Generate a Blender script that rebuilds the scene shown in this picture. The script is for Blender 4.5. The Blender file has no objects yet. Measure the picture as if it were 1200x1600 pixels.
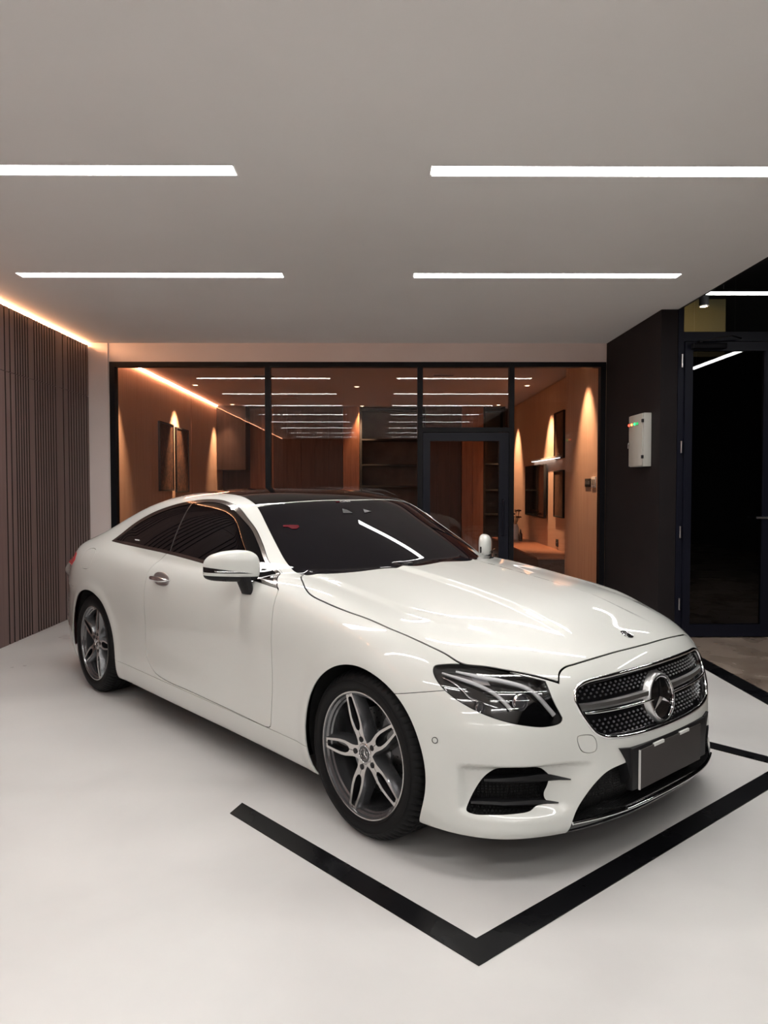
import bpy, bmesh, math, random
import numpy as np
from mathutils import Vector, Matrix
random.seed(4); rng=np.random.default_rng(4)
PI=math.pi
scene=bpy.context.scene; col=scene.collection
# ---------------------------------------------------------------- helpers
def tag(o,label=None,cat=None,group=None,kind=None):
    if label: o['label']=label
    if cat: o['category']=cat
    if group: o['group']=group
    if kind: o['kind']=kind
    return o
def empty(name,loc=(0,0,0),rz=0):
    o=bpy.data.objects.new(name,None); o.location=loc; o.rotation_euler=(0,0,rz); o.empty_display_size=.1
    col.objects.link(o); return o
def mesh_obj(name,V,F,mat,parent=None,N=None,smooth=False,loc=None):
    me=bpy.data.meshes.new(name)
    me.from_pydata([tuple(map(float,v)) for v in V],[],[tuple(int(i) for i in q) for q in F])
    me.update()
    mats=mat if isinstance(mat,(list,tuple)) else [mat]
    for m in mats: me.materials.append(m)
    if smooth or N is not None: me.polygons.foreach_set('use_smooth',[True]*len(me.polygons))
    if N is not None: me.normals_split_custom_set_from_vertices([tuple(map(float,n)) for n in N])
    o=bpy.data.objects.new(name,me); col.objects.link(o)
    if parent: o.parent=parent
    if loc is not None: o.location=loc
    return o
def bm_obj(name,bm,mat,parent=None,smooth=None,loc=None):
    me=bpy.data.meshes.new(name); bmesh.ops.recalc_face_normals(bm,faces=bm.faces); bm.to_mesh(me); bm.free()
    mats=mat if isinstance(mat,(list,tuple)) else [mat]
    for m in mats: me.materials.append(m)
    if smooth is not None:
        me.polygons.foreach_set('use_smooth',[True]*len(me.polygons)); me.set_sharp_from_angle(angle=math.radians(smooth))
    o=bpy.data.objects.new(name,me); col.objects.link(o)
    if parent: o.parent=parent
    if loc is not None: o.location=loc
    return o
def bx(bm,x0,x1,y0,y1,z0,z1,mi=0,bevel=0,seg=2):
    vs=[bm.verts.new((x,y,z)) for x in (x0,x1) for y in (y0,y1) for z in (z0,z1)]
    fs=[(0,1,3,2),(4,6,7,5),(0,4,5,1),(2,3,7,6),(0,2,6,4),(1,5,7,3)]
    F=[bm.faces.new([vs[i] for i in q]) for q in fs]
    for q in F: q.material_index=mi
    if bevel>0:
        E=list({e for q in F for e in q.edges})
        bmesh.ops.bevel(bm,geom=E,offset=bevel,segments=seg,affect='EDGES',profile=.5)
    return vs
def box(name,x0,x1,y0,y1,z0,z1,mat,parent=None,bevel=0,kind=None,seg=2):
    bm=bmesh.new(); bx(bm,x0,x1,y0,y1,z0,z1,0,bevel,seg)
    o=bm_obj(name,bm,mat,parent,smooth=35 if bevel else None)
    if kind: o['kind']=kind
    return o
def cyl(bm,c,ax,r,h,n=24,r2=None,mi=0,cap=True):
    """cylinder from c along unit axis ax, height h"""
    ax=Vector(ax).normalized(); u=ax.orthogonal().normalized(); v=ax.cross(u); c=Vector(c); r2=r if r2 is None else r2
    a=[bm.verts.new(c+(u*math.cos(2*PI*i/n)+v*math.sin(2*PI*i/n))*r) for i in range(n)]
    b=[bm.verts.new(c+ax*h+(u*math.cos(2*PI*i/n)+v*math.sin(2*PI*i/n))*r2) for i in range(n)]
    fs=[bm.faces.new((a[i],a[(i+1)%n],b[(i+1)%n],b[i])) for i in range(n)]
    if cap: fs+=[bm.faces.new(a[::-1]),bm.faces.new(b)]
    for q in fs: q.material_index=mi
def lathe(bm,prof,axis='z',n=64,c=(0,0,0),mi=0,closed=False):
    """prof: (radius, along) pairs turned about an axis"""
    rings=[]
    for r,h in prof:
        ring=[]
        for i in range(n):
            a=2*PI*i/n; p=(r*math.cos(a),r*math.sin(a),h)
            if axis=='y': p=(p[0],p[2],p[1])
            if axis=='x': p=(p[2],p[0],p[1])
            ring.append(bm.verts.new(Vector(p)+Vector(c)))
        rings.append(ring)
    m=len(rings)
    for k in range(m if closed else m-1):
        A,B=rings[k],rings[(k+1)%m]
        for i in range(n):
            q=bm.faces.new((A[i],A[(i+1)%n],B[(i+1)%n],B[i])); q.material_index=mi
    return rings
def tube(bm,pts,r,n=10,mi=0,cap=True,flat=None):
    """round bar through points; r may be a list; flat=(su,sv) squashes the section"""
    P=[Vector(p) for p in pts]; R=r if isinstance(r,(list,tuple)) else [r]*len(P); rings=[]
    up=None
    for i,p in enumerate(P):
        t=(P[min(i+1,len(P)-1)]-P[max(i-1,0)]).normalized()
        if up is None: up=t.orthogonal().normalized()
        up=(up-t*up.dot(t)).normalized(); s=t.cross(up)
        rings.append([bm.verts.new(p+(up*math.cos(2*PI*k/n)+s*math.sin(2*PI*k/n))*R[i]) for k in range(n)])
    fs=[]
    for A,B in zip(rings,rings[1:]):
        for k in range(n): fs.append(bm.faces.new((A[k],A[(k+1)%n],B[(k+1)%n],B[k])))
    if cap: fs+=[bm.faces.new(rings[0][::-1]),bm.faces.new(rings[-1])]
    for q in fs: q.material_index=mi
# ---------------------------------------------------------------- materials
def mat(name,color=(.5,.5,.5),rough=.5,metal=0,coat=0,coat_rough=.03,spec=None,emit=None,estr=0,**k):
    m=bpy.data.materials.new(name); m.use_nodes=True; b=m.node_tree.nodes['Principled BSDF']
    b.inputs['Base Color'].default_value=(*color,1); b.inputs['Roughness'].default_value=rough
    b.inputs['Metallic'].default_value=metal; b.inputs['Coat Weight'].default_value=coat; b.inputs['Coat Roughness'].default_value=coat_rough
    if spec is not None: b.inputs['Specular IOR Level'].default_value=spec
    if emit: b.inputs['Emission Color'].default_value=(*emit,1); b.inputs['Emission Strength'].default_value=estr
    return m
def nt(m): return m.node_tree,m.node_tree.nodes,m.node_tree.links,m.node_tree.nodes['Principled BSDF']
def noisy(m,c1,c2,scale=(3,3,3),detail=6,lo=.35,hi=.65,rough=None,bump=0,bscale=40,coord='Object',dist=0):
    """vary the base colour (and roughness, bump) with noise"""
    t,N,L,b=nt(m); tc=N.new('ShaderNodeTexCoord'); mp=N.new('ShaderNodeMapping'); mp.inputs['Scale'].default_value=scale
    L.new(tc.outputs[coord],mp.inputs[0]); n=N.new('ShaderNodeTexNoise'); n.inputs['Scale'].default_value=1; n.inputs['Detail'].default_value=detail; n.inputs['Distortion'].default_value=dist
    L.new(mp.outputs[0],n.inputs[0]); r=N.new('ShaderNodeValToRGB'); e=r.color_ramp.elements
    e[0].position=lo;e[1].position=hi;e[0].color=(*c1,1);e[1].color=(*c2,1); L.new(n.outputs[0],r.inputs[0]); L.new(r.outputs[0],b.inputs['Base Color'])
    if rough:
        q=N.new('ShaderNodeMapRange'); q.inputs[3].default_value=rough[0]; q.inputs[4].default_value=rough[1]; q.inputs[1].default_value=lo;q.inputs[2].default_value=hi
        L.new(n.outputs[0],q.inputs[0]); L.new(q.outputs[0],b.inputs['Roughness'])
    if bump:
        n2=N.new('ShaderNodeTexNoise'); n2.inputs['Scale'].default_value=bscale; n2.inputs['Detail'].default_value=3; L.new(tc.outputs[coord],n2.inputs[0])
        bp=N.new('ShaderNodeBump'); bp.inputs['Strength'].default_value=bump; bp.inputs['Distance'].default_value=.002
        L.new(n2.outputs[0],bp.inputs['Height']); L.new(bp.outputs[0],b.inputs['Normal'])
    return m
def emis(name,c,s):
    m=bpy.data.materials.new(name); m.use_nodes=True; N=m.node_tree.nodes; N.clear()
    e=N.new('ShaderNodeEmission'); e.inputs[0].default_value=(*c,1); e.inputs[1].default_value=s
    o=N.new('ShaderNodeOutputMaterial'); m.node_tree.links.new(e.outputs[0],o.inputs[0]); return m
def pane(name,tint=(1,1,1),ior=1.5,rough=0):
    """thin sheet of glass: clear film plus mirror reflection"""
    m=bpy.data.materials.new(name); m.use_nodes=True; N=m.node_tree.nodes; N.clear(); L=m.node_tree.links
    t=N.new('ShaderNodeBsdfTransparent'); t.inputs[0].default_value=(*tint,1); g=N.new('ShaderNodeBsdfGlossy'); g.inputs['Roughness'].default_value=rough
    fr=N.new('ShaderNodeFresnel'); fr.inputs[0].default_value=ior; mx=N.new('ShaderNodeMixShader'); o=N.new('ShaderNodeOutputMaterial')
    L.new(fr.outputs[0],mx.inputs[0]);L.new(t.outputs[0],mx.inputs[1]);L.new(g.outputs[0],mx.inputs[2]);L.new(mx.outputs[0],o.inputs[0]); return m
def streak_wood(name,c1,c2,c3,rough=.5,freq=30,axis=1,wav=0):
    m=mat(name,c1,rough); t,N,L,b=nt(m); tc=N.new('ShaderNodeTexCoord'); mp=N.new('ShaderNodeMapping')
    s=[freq,freq,1.2]; mp.inputs['Scale'].default_value=s; L.new(tc.outputs['Object'],mp.inputs[0])
    n=N.new('ShaderNodeTexNoise'); n.inputs['Scale'].default_value=1; n.inputs['Detail'].default_value=8; n.inputs['Roughness'].default_value=.65; n.inputs['Distortion'].default_value=wav
    L.new(mp.outputs[0],n.inputs[0]); r=N.new('ShaderNodeValToRGB'); e=r.color_ramp.elements; e[0].position=.3;e[1].position=.7;e[0].color=(*c1,1);e[1].color=(*c2,1)
    q=e.new(.5); q.color=(*c3,1); L.new(n.outputs[0],r.inputs[0]); L.new(r.outputs[0],b.inputs['Base Color']); return m
M={}
M['ceiling']=noisy(mat('ceiling paint',(.62,.60,.58),.9),(.84,.81,.79),(.86,.83,.81),(1.5,1.5,1.5),4)
M['white_wall']=noisy(mat('white wall paint',(.66,.61,.58),.8),(.80,.71,.68),(.83,.74,.71),(2,2,2),4,bump=.1,bscale=90)
M['floor']=noisy(mat('white epoxy',(.75,.74,.72),.3),(.545,.535,.525),(.63,.62,.605),(1.3,1.3,1.3),10,.3,.7,rough=(.26,.40),bump=.05,bscale=9,dist=.3)
M['floor'].node_tree.nodes['Principled BSDF'].inputs['Specular IOR Level'].default_value=.45
M['concrete']=noisy(mat('brown concrete',(.2,.16,.13),.35),(.16,.12,.095),(.34,.28,.23),(1.6,1.6,1.6),10,.3,.75,rough=(.15,.45),dist=.8)
M['tape']=noisy(mat('black floor paint',(.006,.006,.007),.3,spec=.25),(.004,.004,.005),(.006,.006,.007),(4,4,4),4,rough=(.24,.34),bump=.03,bscale=60)
M['slat']=streak_wood('walnut slat laminate',(.135,.085,.076),(.19,.125,.112),(.16,.102,.092),.5,22)
M['groove']=mat('dark groove',(.012,.008,.008),.8)
M['frame']=mat('black powder coated aluminium',(.004,.004,.006),.45,spec=.2)
M['navy']=mat('navy door frame',(.007,.008,.016),.4,spec=.25)
M['dark_wall']=noisy(mat('charcoal wall paint',(.012,.010,.011),.7,spec=.2),(.011,.009,.010),(.014,.011,.012),(3,3,3),4)
M['pane']=pane('clear glass')
M['pane_dark']=pane('smoked glass',(.35,.35,.38))
M['black']=mat('black void paint',(.01,.01,.011),.8)
M['wallpaper']=streak_wood('brown textured wallpaper',(.46,.31,.225),(.60,.43,.325),(.53,.37,.275),.75,45)
M['room_ceiling']=mat('office ceiling',(.46,.34,.29),.8)
M['grey_wall']=mat('grey wall paint',(.03,.029,.028),.8)
M['room_floor']=streak_wood('office floor',(.09,.05,.035),(.14,.08,.055),(.11,.065,.045),.35,12)
M['wood_red']=streak_wood('reddish wood veneer',(.20,.085,.045),(.33,.15,.08),(.26,.11,.06),.45,18)
M['dark_wood']=streak_wood('dark wood veneer',(.050,.028,.023),(.085,.050,.042),(.065,.037,.031),.5,14)
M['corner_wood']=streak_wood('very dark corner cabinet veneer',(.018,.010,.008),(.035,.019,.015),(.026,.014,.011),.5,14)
M['chrome']=mat('polished chrome',(.82,.82,.84),.06,1)
M['steel']=mat('brushed steel',(.55,.55,.57),.3,1)
M['plastic_white']=mat('white plastic',(.7,.7,.68),.4)
M['strip']=emis('white led strip',(1.0,.975,.945),42.0); M['strip_mid']=emis('white led strip, second setting',(1.0,.975,.945),37.0); M['strip_low']=emis('white led strip, low setting',(1.0,.98,.955),35.0)  # rear rows weakened by hand to balance the light front to back
M['warm_strip']=emis('warm led strip',(1.0,.43,.24),65.0)
M['warm_bright']=emis('warm led strip, bright reel',(1.0,.47,.23),110.0); M['warm_dim']=emis('warm led strip, dim reel',(1.0,.43,.24),45.0)  # one cove strip, split in strength by hand to brighten the back
M['bulb']=emis('warm bulb',(1.0,.72,.42),16.0)
# ---------------------------------------------------------------- camera
cam=bpy.data.cameras.new('camera'); co=bpy.data.objects.new('camera',cam); col.objects.link(co); scene.camera=co
cam.sensor_fit='VERTICAL'; cam.sensor_height=24; cam.lens=1174.61*24/1600; cam.clip_end=200; cam.clip_start=.05
_p,_y,_r=.03552,.00681,-.0004155
fw=Vector((math.sin(_y)*math.cos(_p),math.cos(_y)*math.cos(_p),-math.sin(_p))); rt=fw.cross(Vector((0,0,1))).normalized(); up=rt.cross(fw)
rt2=rt*math.cos(_r)+up*math.sin(_r); up2=up*math.cos(_r)-rt*math.sin(_r)
co.matrix_world=Matrix(((rt2.x,up2.x,-fw.x,0),(rt2.y,up2.y,-fw.y,0),(rt2.z,up2.z,-fw.z,1.41886),(0,0,0,1)))
vs=scene.view_settings; vs.view_transform='Standard'; vs.look='None'; vs.gamma=1; vs.use_curve_mapping=False; vs.exposure=.07
w=bpy.data.worlds.new('night'); scene.world=w; w.use_nodes=True; w.node_tree.nodes['Background'].inputs[0].default_value=(.006,.006,.008,1)
scene.cycles.use_denoising=True; scene.cycles.max_bounces=10; scene.cycles.transparent_max_bounces=24; scene.cycles.sample_clamp_indirect=6
import numpy as np
# ---------- smooth tables ----------
def nat_spline(xs, ys, xq):
    xs=np.asarray(xs,float); ys=np.asarray(ys,float); n=len(xs); h=np.diff(xs)
    A=np.zeros((n,n)); A[0,0]=A[-1,-1]=1; sh=ys.shape[1:]
    B=np.zeros((n,)+sh)
    for i in range(1,n-1):
        A[i,i-1]=h[i-1];A[i,i]=2*(h[i-1]+h[i]);A[i,i+1]=h[i]
        B[i]=6*((ys[i+1]-ys[i])/h[i]-(ys[i]-ys[i-1])/h[i-1])
    M=np.linalg.solve(A,B.reshape(n,-1)).reshape((n,)+sh)
    xq=np.clip(np.asarray(xq,float),xs[0],xs[-1]); i=np.clip(np.searchsorted(xs,xq)-1,0,n-2)
    e=(Ellipsis,)+(None,)*len(sh)
    hh=h[i][e]; a=(xs[i+1]-xq)[e]/hh; b=1-a
    return a*ys[i]+b*ys[i+1]+((a**3-a)*M[i]+(b**3-b)*M[i+1])*hh**2/6
def bw(t):
    t2=t*t; t3=t2*t; m=1-t
    return [m*m*m/6,t3/2-t2+2/3,(t2+t-t3)/2+1/6,t3/6]
class Tab1:
    def __init__(s,xs,ys,step=.04):
        o=np.argsort(xs); xs=np.array(xs,float)[o]; ys=np.array(ys,float)[o]
        s.x0=xs[0]-2*step; s.h=step; n=int((xs[-1]-xs[0])/step)+6
        s.c=nat_spline(xs,ys,s.x0+step*np.arange(n)); s.n=n
    def __call__(s,x):
        u=np.clip((x-s.x0)/s.h,1,s.n-3.001); i=np.floor(u).astype(int); w=bw(u-i)
        return sum(w[k]*s.c[i+k-1] for k in range(4))
class Tab2:
    def __init__(s,xs,ys,v,sx=.06,sy=.04):
        v=np.array(v,float); o=np.argsort(xs); xs=np.array(xs,float)[o]; v=v[o]
        s.x0=xs[0]-2*sx; s.y0=ys[0]-2*sy; s.sx=sx; s.sy=sy
        s.nx=int((xs[-1]-xs[0])/sx)+6; s.ny=int((ys[-1]-ys[0])/sy)+6
        a=nat_spline(xs,v,s.x0+sx*np.arange(s.nx))
        s.c=nat_spline(ys,a.T,s.y0+sy*np.arange(s.ny)).T
    def __call__(s,x,y):
        u=np.clip((x-s.x0)/s.sx,1,s.nx-3.001); v=np.clip((y-s.y0)/s.sy,1,s.ny-3.001)
        i=u.astype(int); j=v.astype(int); wu=bw(u-i); wv=bw(v-j); C=s.c.ravel(); n=s.c.shape[1]; b0=(i-1)*n+(j-1); r=0
        for a in range(4):
            q=0
            for b in range(4): q=q+wv[b]*C.take(b0+(a*n+b))
            r=r+wu[a]*q
        return r
def smax(a,b,k):
    h=np.maximum(k-np.abs(a-b),0)/k
    return np.maximum(a,b)+h**3*k/6
def smin(a,b,k): return -smax(-a,-b,k)
def sstep(t):
    t=np.clip(t,0,1); return t*t*t*(t*(6*t-15)+10)
# ---------- body shape (metres; x forward from the front axle, y to the car's left, z up) ----------
ZW=[.1,.2,.3,.45,.6,.72,.82,.9,.98,1.06,1.16]
WT=Tab2([.95,.6,.35,0,-.35,-.8,-1.4,-2.0,-2.5,-2.873,-3.3,-3.6,-3.9,-4.1],ZW,[
 [.78,.82,.83,.83,.82,.80,.76,.70,.62,.54,.44],
 [.83,.875,.885,.885,.88,.86,.82,.76,.68,.60,.50],
 [.85,.89,.905,.91,.91,.90,.865,.80,.72,.64,.54],
 [.86,.90,.92,.928,.930,.922,.890,.835,.76,.68,.58],
 [.86,.90,.915,.92,.924,.922,.902,.865,.80,.72,.62],
 [.85,.895,.912,.906,.910,.914,.905,.885,.845,.77,.67],
 [.85,.895,.912,.902,.908,.914,.908,.892,.858,.79,.69],
 [.85,.895,.912,.904,.912,.920,.915,.898,.860,.79,.69],
 [.85,.895,.912,.914,.918,.920,.914,.897,.860,.79,.69],
 [.86,.90,.916,.922,.923,.922,.915,.895,.858,.79,.69],
 [.85,.875,.890,.897,.900,.896,.885,.863,.825,.765,.67],
 [.775,.80,.815,.825,.820,.795,.762,.725,.685,.63,.55],
 [.69,.72,.735,.745,.74,.72,.695,.665,.63,.585,.51],
 [.62,.65,.67,.68,.68,.675,.665,.64,.60,.56,.48]])
YF=[0,.2,.4,.55,.68,.78,.86,.94,1.05]
FT=Tab2([.1,.18,.25,.35,.43,.50,.60,.70,.76,.82,.9,1.1],YF,[
 [.770,.765,.735,.690,.63,.56,.45,.27,-.03],
 [.815,.810,.782,.740,.68,.60,.48,.30,0],
 [.840,.835,.800,.730,.665,.58,.46,.30,.02],
 [.848,.843,.805,.718,.645,.555,.45,.30,.02],
 [.845,.840,.800,.722,.655,.56,.45,.30,.01],
 [.828,.823,.792,.728,.650,.560,.45,.28,-.01],
 [.805,.798,.768,.705,.615,.520,.40,.22,-.07],
 [.780,.772,.735,.660,.560,.455,.32,.14,-.16],
 [.745,.735,.690,.605,.495,.385,.25,.07,-.23],
 [.690,.675,.620,.525,.415,.30,.17,-.01,-.33],
 [.55,.53,.47,.37,.26,.15,.02,-.17,-.47],
 [.1,.08,.02,-.07,-.17,-.28,-.41,-.6,-.9]],sx=.035,sy=.05)
RT=Tab1([0,.1,.2,.3,.45,.6,.7,.8,.9,.97,1.03,1.1,1.3],[3.80,3.84,3.89,3.93,3.955,3.955,3.945,3.925,3.905,3.895,3.885,3.86,3.6])
HT=Tab2([1.0,.85,.75,.64,.5,.2,-.2,-.55,-.85,-1.5,-2.4,-2.9,-3.2,-3.5,-3.8,-3.95,-4.15],[0,.2,.4,.55,.68,.78,.88,1.0],[
 [.68,.675,.65,.62,.58,.53,.46,.36],
 [.735,.73,.705,.675,.635,.590,.53,.44],
 [.770,.765,.744,.716,.68,.645,.59,.51],
 [.803,.799,.784,.758,.730,.705,.66,.59],
 [.843,.840,.828,.806,.772,.738,.69,.62],
 [.908,.905,.894,.876,.854,.835,.795,.72],
 [.968,.965,.954,.937,.924,.912,.88,.81],
 [1.010,1.007,.999,.984,.972,.960,.925,.86],
 [1.03,1.03,1.025,1.012,.998,.98,.945,.88],
 [1.04,1.04,1.03,1.015,1.00,.985,.955,.89],
 [1.06,1.06,1.05,1.035,1.015,.995,.965,.90],
 [1.075,1.075,1.065,1.05,1.03,1.005,.965,.90],
 [1.07,1.07,1.06,1.04,1.02,.99,.95,.88],
 [1.045,1.042,1.03,1.01,.985,.955,.91,.84],
 [1.01,1.005,.99,.97,.94,.905,.86,.79],
 [.995,.99,.975,.95,.92,.885,.84,.77],
 [.96,.96,.94,.92,.89,.85,.80,.73]])
# roof profile along x
RX=[.0,-.3,-.45,-.6,-.8,-1.0,-1.12,-1.3,-1.5,-1.7,-1.9,-2.1,-2.3,-2.5,-2.7,-2.9,-3.1,-3.3,-3.5,-4.0]
RZ=[.75,.925,1.006,1.087,1.188,1.281,1.333,1.376,1.398,1.405,1.405,1.400,1.386,1.356,1.310,1.245,1.165,1.085,1.00,.80]
RP=Tab1(RX,RZ,.06)
# greenhouse half width by (x, z)
GT=Tab2([.0,-.5,-.9,-1.3,-1.8,-2.3,-2.7,-3.0,-3.3,-3.7],[.8,.95,1.05,1.15,1.25,1.33,1.42],[
 [.80,.77,.72,.66,.59,.52,.43],
 [.835,.805,.76,.70,.63,.56,.47],
 [.85,.825,.785,.73,.665,.60,.51],
 [.86,.835,.80,.75,.69,.63,.55],
 [.862,.837,.803,.757,.70,.645,.565],
 [.855,.828,.793,.746,.688,.632,.55],
 [.842,.81,.772,.722,.66,.60,.51],
 [.83,.79,.75,.695,.63,.565,.47],
 [.81,.77,.72,.66,.59,.52,.42],
 [.78,.73,.68,.61,.53,.45,.35]])
def f(x,y,z):
    ay=np.abs(y)
    # hood dome
    yd=.268+.03*np.maximum(x,0)
    dome=sstep(-(ay-yd)/.040+.5)*sstep((.66-x)/.40)*.015+sstep(-(ay-(.665-.30*np.maximum(x,0)))/.06+.5)*sstep((.60-x)/.4)*.010
    T=HT(x,ay)+dome
    side=ay-WT(x,z)
    front=x-FT(z,ay)
    rear=-x-RT(z)+.06*ay**2+.42*ay**5
    top=z-T
    b=smax(side,top,.10)
    b=smax(b,front*.9,.12)
    b=smax(b,rear,.14)
    b=smax(b,.155+0*x-z,.05)
    # greenhouse
    xs=x+ay**2*.37*sstep((x+1.9)/.9)
    r=RP(xs)-.085*ay**2-.19*ay**4
    g=smax((z-r)*.92,ay-GT(x,z),.05+.04*sstep((-1.3-x)/.5))
    g=smax(g,.78-z+0*x,.05); g=smax(g,-x-3.75+0*z,.1)
    k=.022+.23*sstep((-2.1-x)/.9)-.014*sstep((.70-ay)/.1)*sstep((x+1.2)/.3)
    m=smin(b,g,k)
    # flared lips round the wheel arches
    for cx,cz,cr in ((.008,.347,.372),(-2.86,.308,.414)):
        d=np.sqrt((x-cx)**2+(z-cz)**2)
        m=m-.008*np.exp(-((d-cr)/.045)**2)*sstep((ay-.7)/.1)*sstep((z-.1)/.15)
    # scooped pocket round the side air intakes
    m=m+.038*sstep((z-.225)/.05)*sstep((.425-z)/.030)*sstep((ay-.41-(.42-z)*.45)/.15)*sstep((.86-ay)/.07)*sstep((x-.35)/.15)
    return m
def grad(P,e=1e-3):
    g=np.empty_like(P)
    for k in range(3):
        d=np.zeros(3);d[k]=e
        A=P+d;B=P-d
        g[:,k]=(f(A[:,0],A[:,1],A[:,2])-f(B[:,0],B[:,1],B[:,2]))/(2*e)
    return g
def project(P,it=4):
    for _ in range(it):
        g=grad(P); v=f(P[:,0],P[:,1],P[:,2]); P=P-(v/np.maximum((g*g).sum(1),.05))[:,None]*g
    return P
def normals(P):
    g=grad(P,2e-3); return g/np.linalg.norm(g,axis=1)[:,None]
def surface_net(lo,hi,h,fn):
    n=[int(round((hi[k]-lo[k])/h))+1 for k in range(3)]
    ax=[lo[k]+h*np.arange(n[k]) for k in range(3)]
    val=fn(ax[0][:,None,None],ax[1][None,:,None],ax[2][None,None,:])
    s=val<0
    c=s[:-1,:-1,:-1].astype(np.int8)
    cnt=0
    for a in (0,1):
        for b in (0,1):
            for d in (0,1):
                cnt=cnt+s[a:n[0]-1+a,b:n[1]-1+b,d:n[2]-1+d].astype(np.int8)
    act=(cnt>0)&(cnt<8)
    idx=-np.ones(act.shape,int); I=np.argwhere(act); idx[act]=np.arange(len(I))
    # vertex = mean of edge crossings
    acc=np.zeros((len(I),3)); num=np.zeros(len(I))
    cor=[(a,b,d) for a in (0,1) for b in (0,1) for d in (0,1)]
    vals={c:val[I[:,0]+c[0],I[:,1]+c[1],I[:,2]+c[2]] for c in cor}
    for c0 in cor:
        for k in range(3):
            if c0[k]==0:
                c1=tuple(1 if j==k else c0[j] for j in range(3))
                a,b=vals[c0],vals[c1]; m=(a<0)!=(b<0)
                t=np.where(m,a/np.where(m,a-b,1),0)
                pt=np.tile(np.array(c0,float),(len(I),1)); pt[:,k]=t
                acc+=pt*m[:,None]; num+=m
    P=np.array(lo)+(I+acc/num[:,None])*h
    Q=[]
    for k in range(3):
        a=[slice(None)]*3;b=[slice(None)]*3;a[k]=slice(0,-1);b[k]=slice(1,None)
        E=np.argwhere(s[tuple(a)]!=s[tuple(b)])
        i,j=[q for q in range(3) if q!=k]
        ok=(E[:,i]>0)&(E[:,j]>0)&(E[:,i]<n[i]-1)&(E[:,j]<n[j]-1); E=E[ok]
        def cell(di,dj):
            C=E.copy(); C[:,i]-=di; C[:,j]-=dj; return idx[C[:,0],C[:,1],C[:,2]]
        q=np.stack([cell(1,1),cell(0,1),cell(0,0),cell(1,0)],1)
        flip=s[E[:,0],E[:,1],E[:,2]]
        if k==1: flip=~flip
        q[~flip]=q[~flip][:,::-1]
        Q.append(q)
    return P,np.concatenate(Q)
def tris(Q): return np.concatenate([Q[:,[0,1,2]],Q[:,[0,2,3]]])
def edges_of(F):
    E=np.concatenate([F[:,[0,1]],F[:,[1,2]],F[:,[2,0]]]); E=np.sort(E,1)
    u,inv=np.unique(E[:,0].astype(np.int64)*(1<<32)+E[:,1],return_inverse=True)
    return np.stack([u>>32,u&0xffffffff],1).astype(int),inv.reshape(3,-1).T
def compact(V,F):
    k=np.zeros(len(V),bool); k[F]=True; mp=np.cumsum(k)-1; return V[k],mp[F]
def refine(V,F,sel):
    """conforming split of the selected triangles; midpoints go back onto the body surface"""
    if not sel.any(): return V,F
    vm=np.zeros(len(V),bool); vm[F[sel]]=True; near=vm[F].any(1); REST=F[~near]; F=F[near]; sel=sel[near]
    E,fe=edges_of(F); sp=np.zeros(len(E),bool); sp[fe[sel].ravel()]=True
    mid=-np.ones(len(E),int); k=sp.sum()
    mid[sp]=len(V)+np.arange(k)
    M=project((V[E[sp,0]]+V[E[sp,1]])/2,2); M[:,1]=np.minimum(M[:,1],0)
    both=(V[E[sp,0],1]>-1e-9)&(V[E[sp,1],1]>-1e-9); M[both,1]=0
    V2=np.concatenate([V,M]); m=mid[fe]; n=(m>=0).sum(1); out=[REST,F[n==0]]
    a=F[n==3]; b=m[n==3]
    out+= [np.stack([a[:,0],b[:,0],b[:,2]],1),np.stack([a[:,1],b[:,1],b[:,0]],1),np.stack([a[:,2],b[:,2],b[:,1]],1),b]
    for r in range(3):
        p=[r,(r+1)%3,(r+2)%3]
        k1=(n==1)&(m[:,r]>=0); a=F[k1][:,p]; b=m[k1,r]
        out+=[np.stack([a[:,0],b,a[:,2]],1),np.stack([b,a[:,1],a[:,2]],1)]
        k2=(n==2)&(m[:,(r+2)%3]<0); a=F[k2][:,p]; b0=m[k2,r]; b1=m[k2,(r+1)%3]
        out+=[np.stack([b0,a[:,1],b1],1),np.stack([a[:,0],b0,b1],1),np.stack([a[:,0],b1,a[:,2]],1)]
    return V2,np.concatenate(out)
def clip(V,F,s):
    """part of the mesh where s<0, cut straight through the triangles"""
    s=np.where(np.abs(s)<1e-7,1e-7,s); ins=s<0; c=ins[F].sum(1); out=[F[c==3]]; V=V.copy(); add=[]; nv=len(V)
    mix=F[(c>0)&(c<3)]
    if len(mix):
        E,fe=edges_of(mix); cr=ins[E[:,0]]!=ins[E[:,1]]
        ni=-np.ones(len(E),int); ni[cr]=nv+np.arange(cr.sum())
        a,b=E[cr,0],E[cr,1]; t=(s[a]/(s[a]-s[b]))[:,None]
        V=np.concatenate([V,V[a]*(1-t)+V[b]*t]); m=ni[fe]; ci=ins[mix]
        for r in range(3):
            p=[r,(r+1)%3,(r+2)%3]
            k=ci[:,p[0]]&~ci[:,p[1]]&~ci[:,p[2]]; a=mix[k][:,p]; e0=m[k,p[0]]; e2=m[k,p[2]]
            out.append(np.stack([a[:,0],e0,e2],1))
            k=~ci[:,p[0]]&ci[:,p[1]]&ci[:,p[2]]; a=mix[k][:,p]; e0=m[k,p[0]]; e2=m[k,p[2]]
            out+=[np.stack([e0,a[:,1],a[:,2]],1),np.stack([e0,a[:,2],e2],1)]
    F2=np.concatenate(out)
    if len(F2)==0: return np.zeros((0,3)),np.zeros((0,3),int)
    return compact(V,F2)
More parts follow.
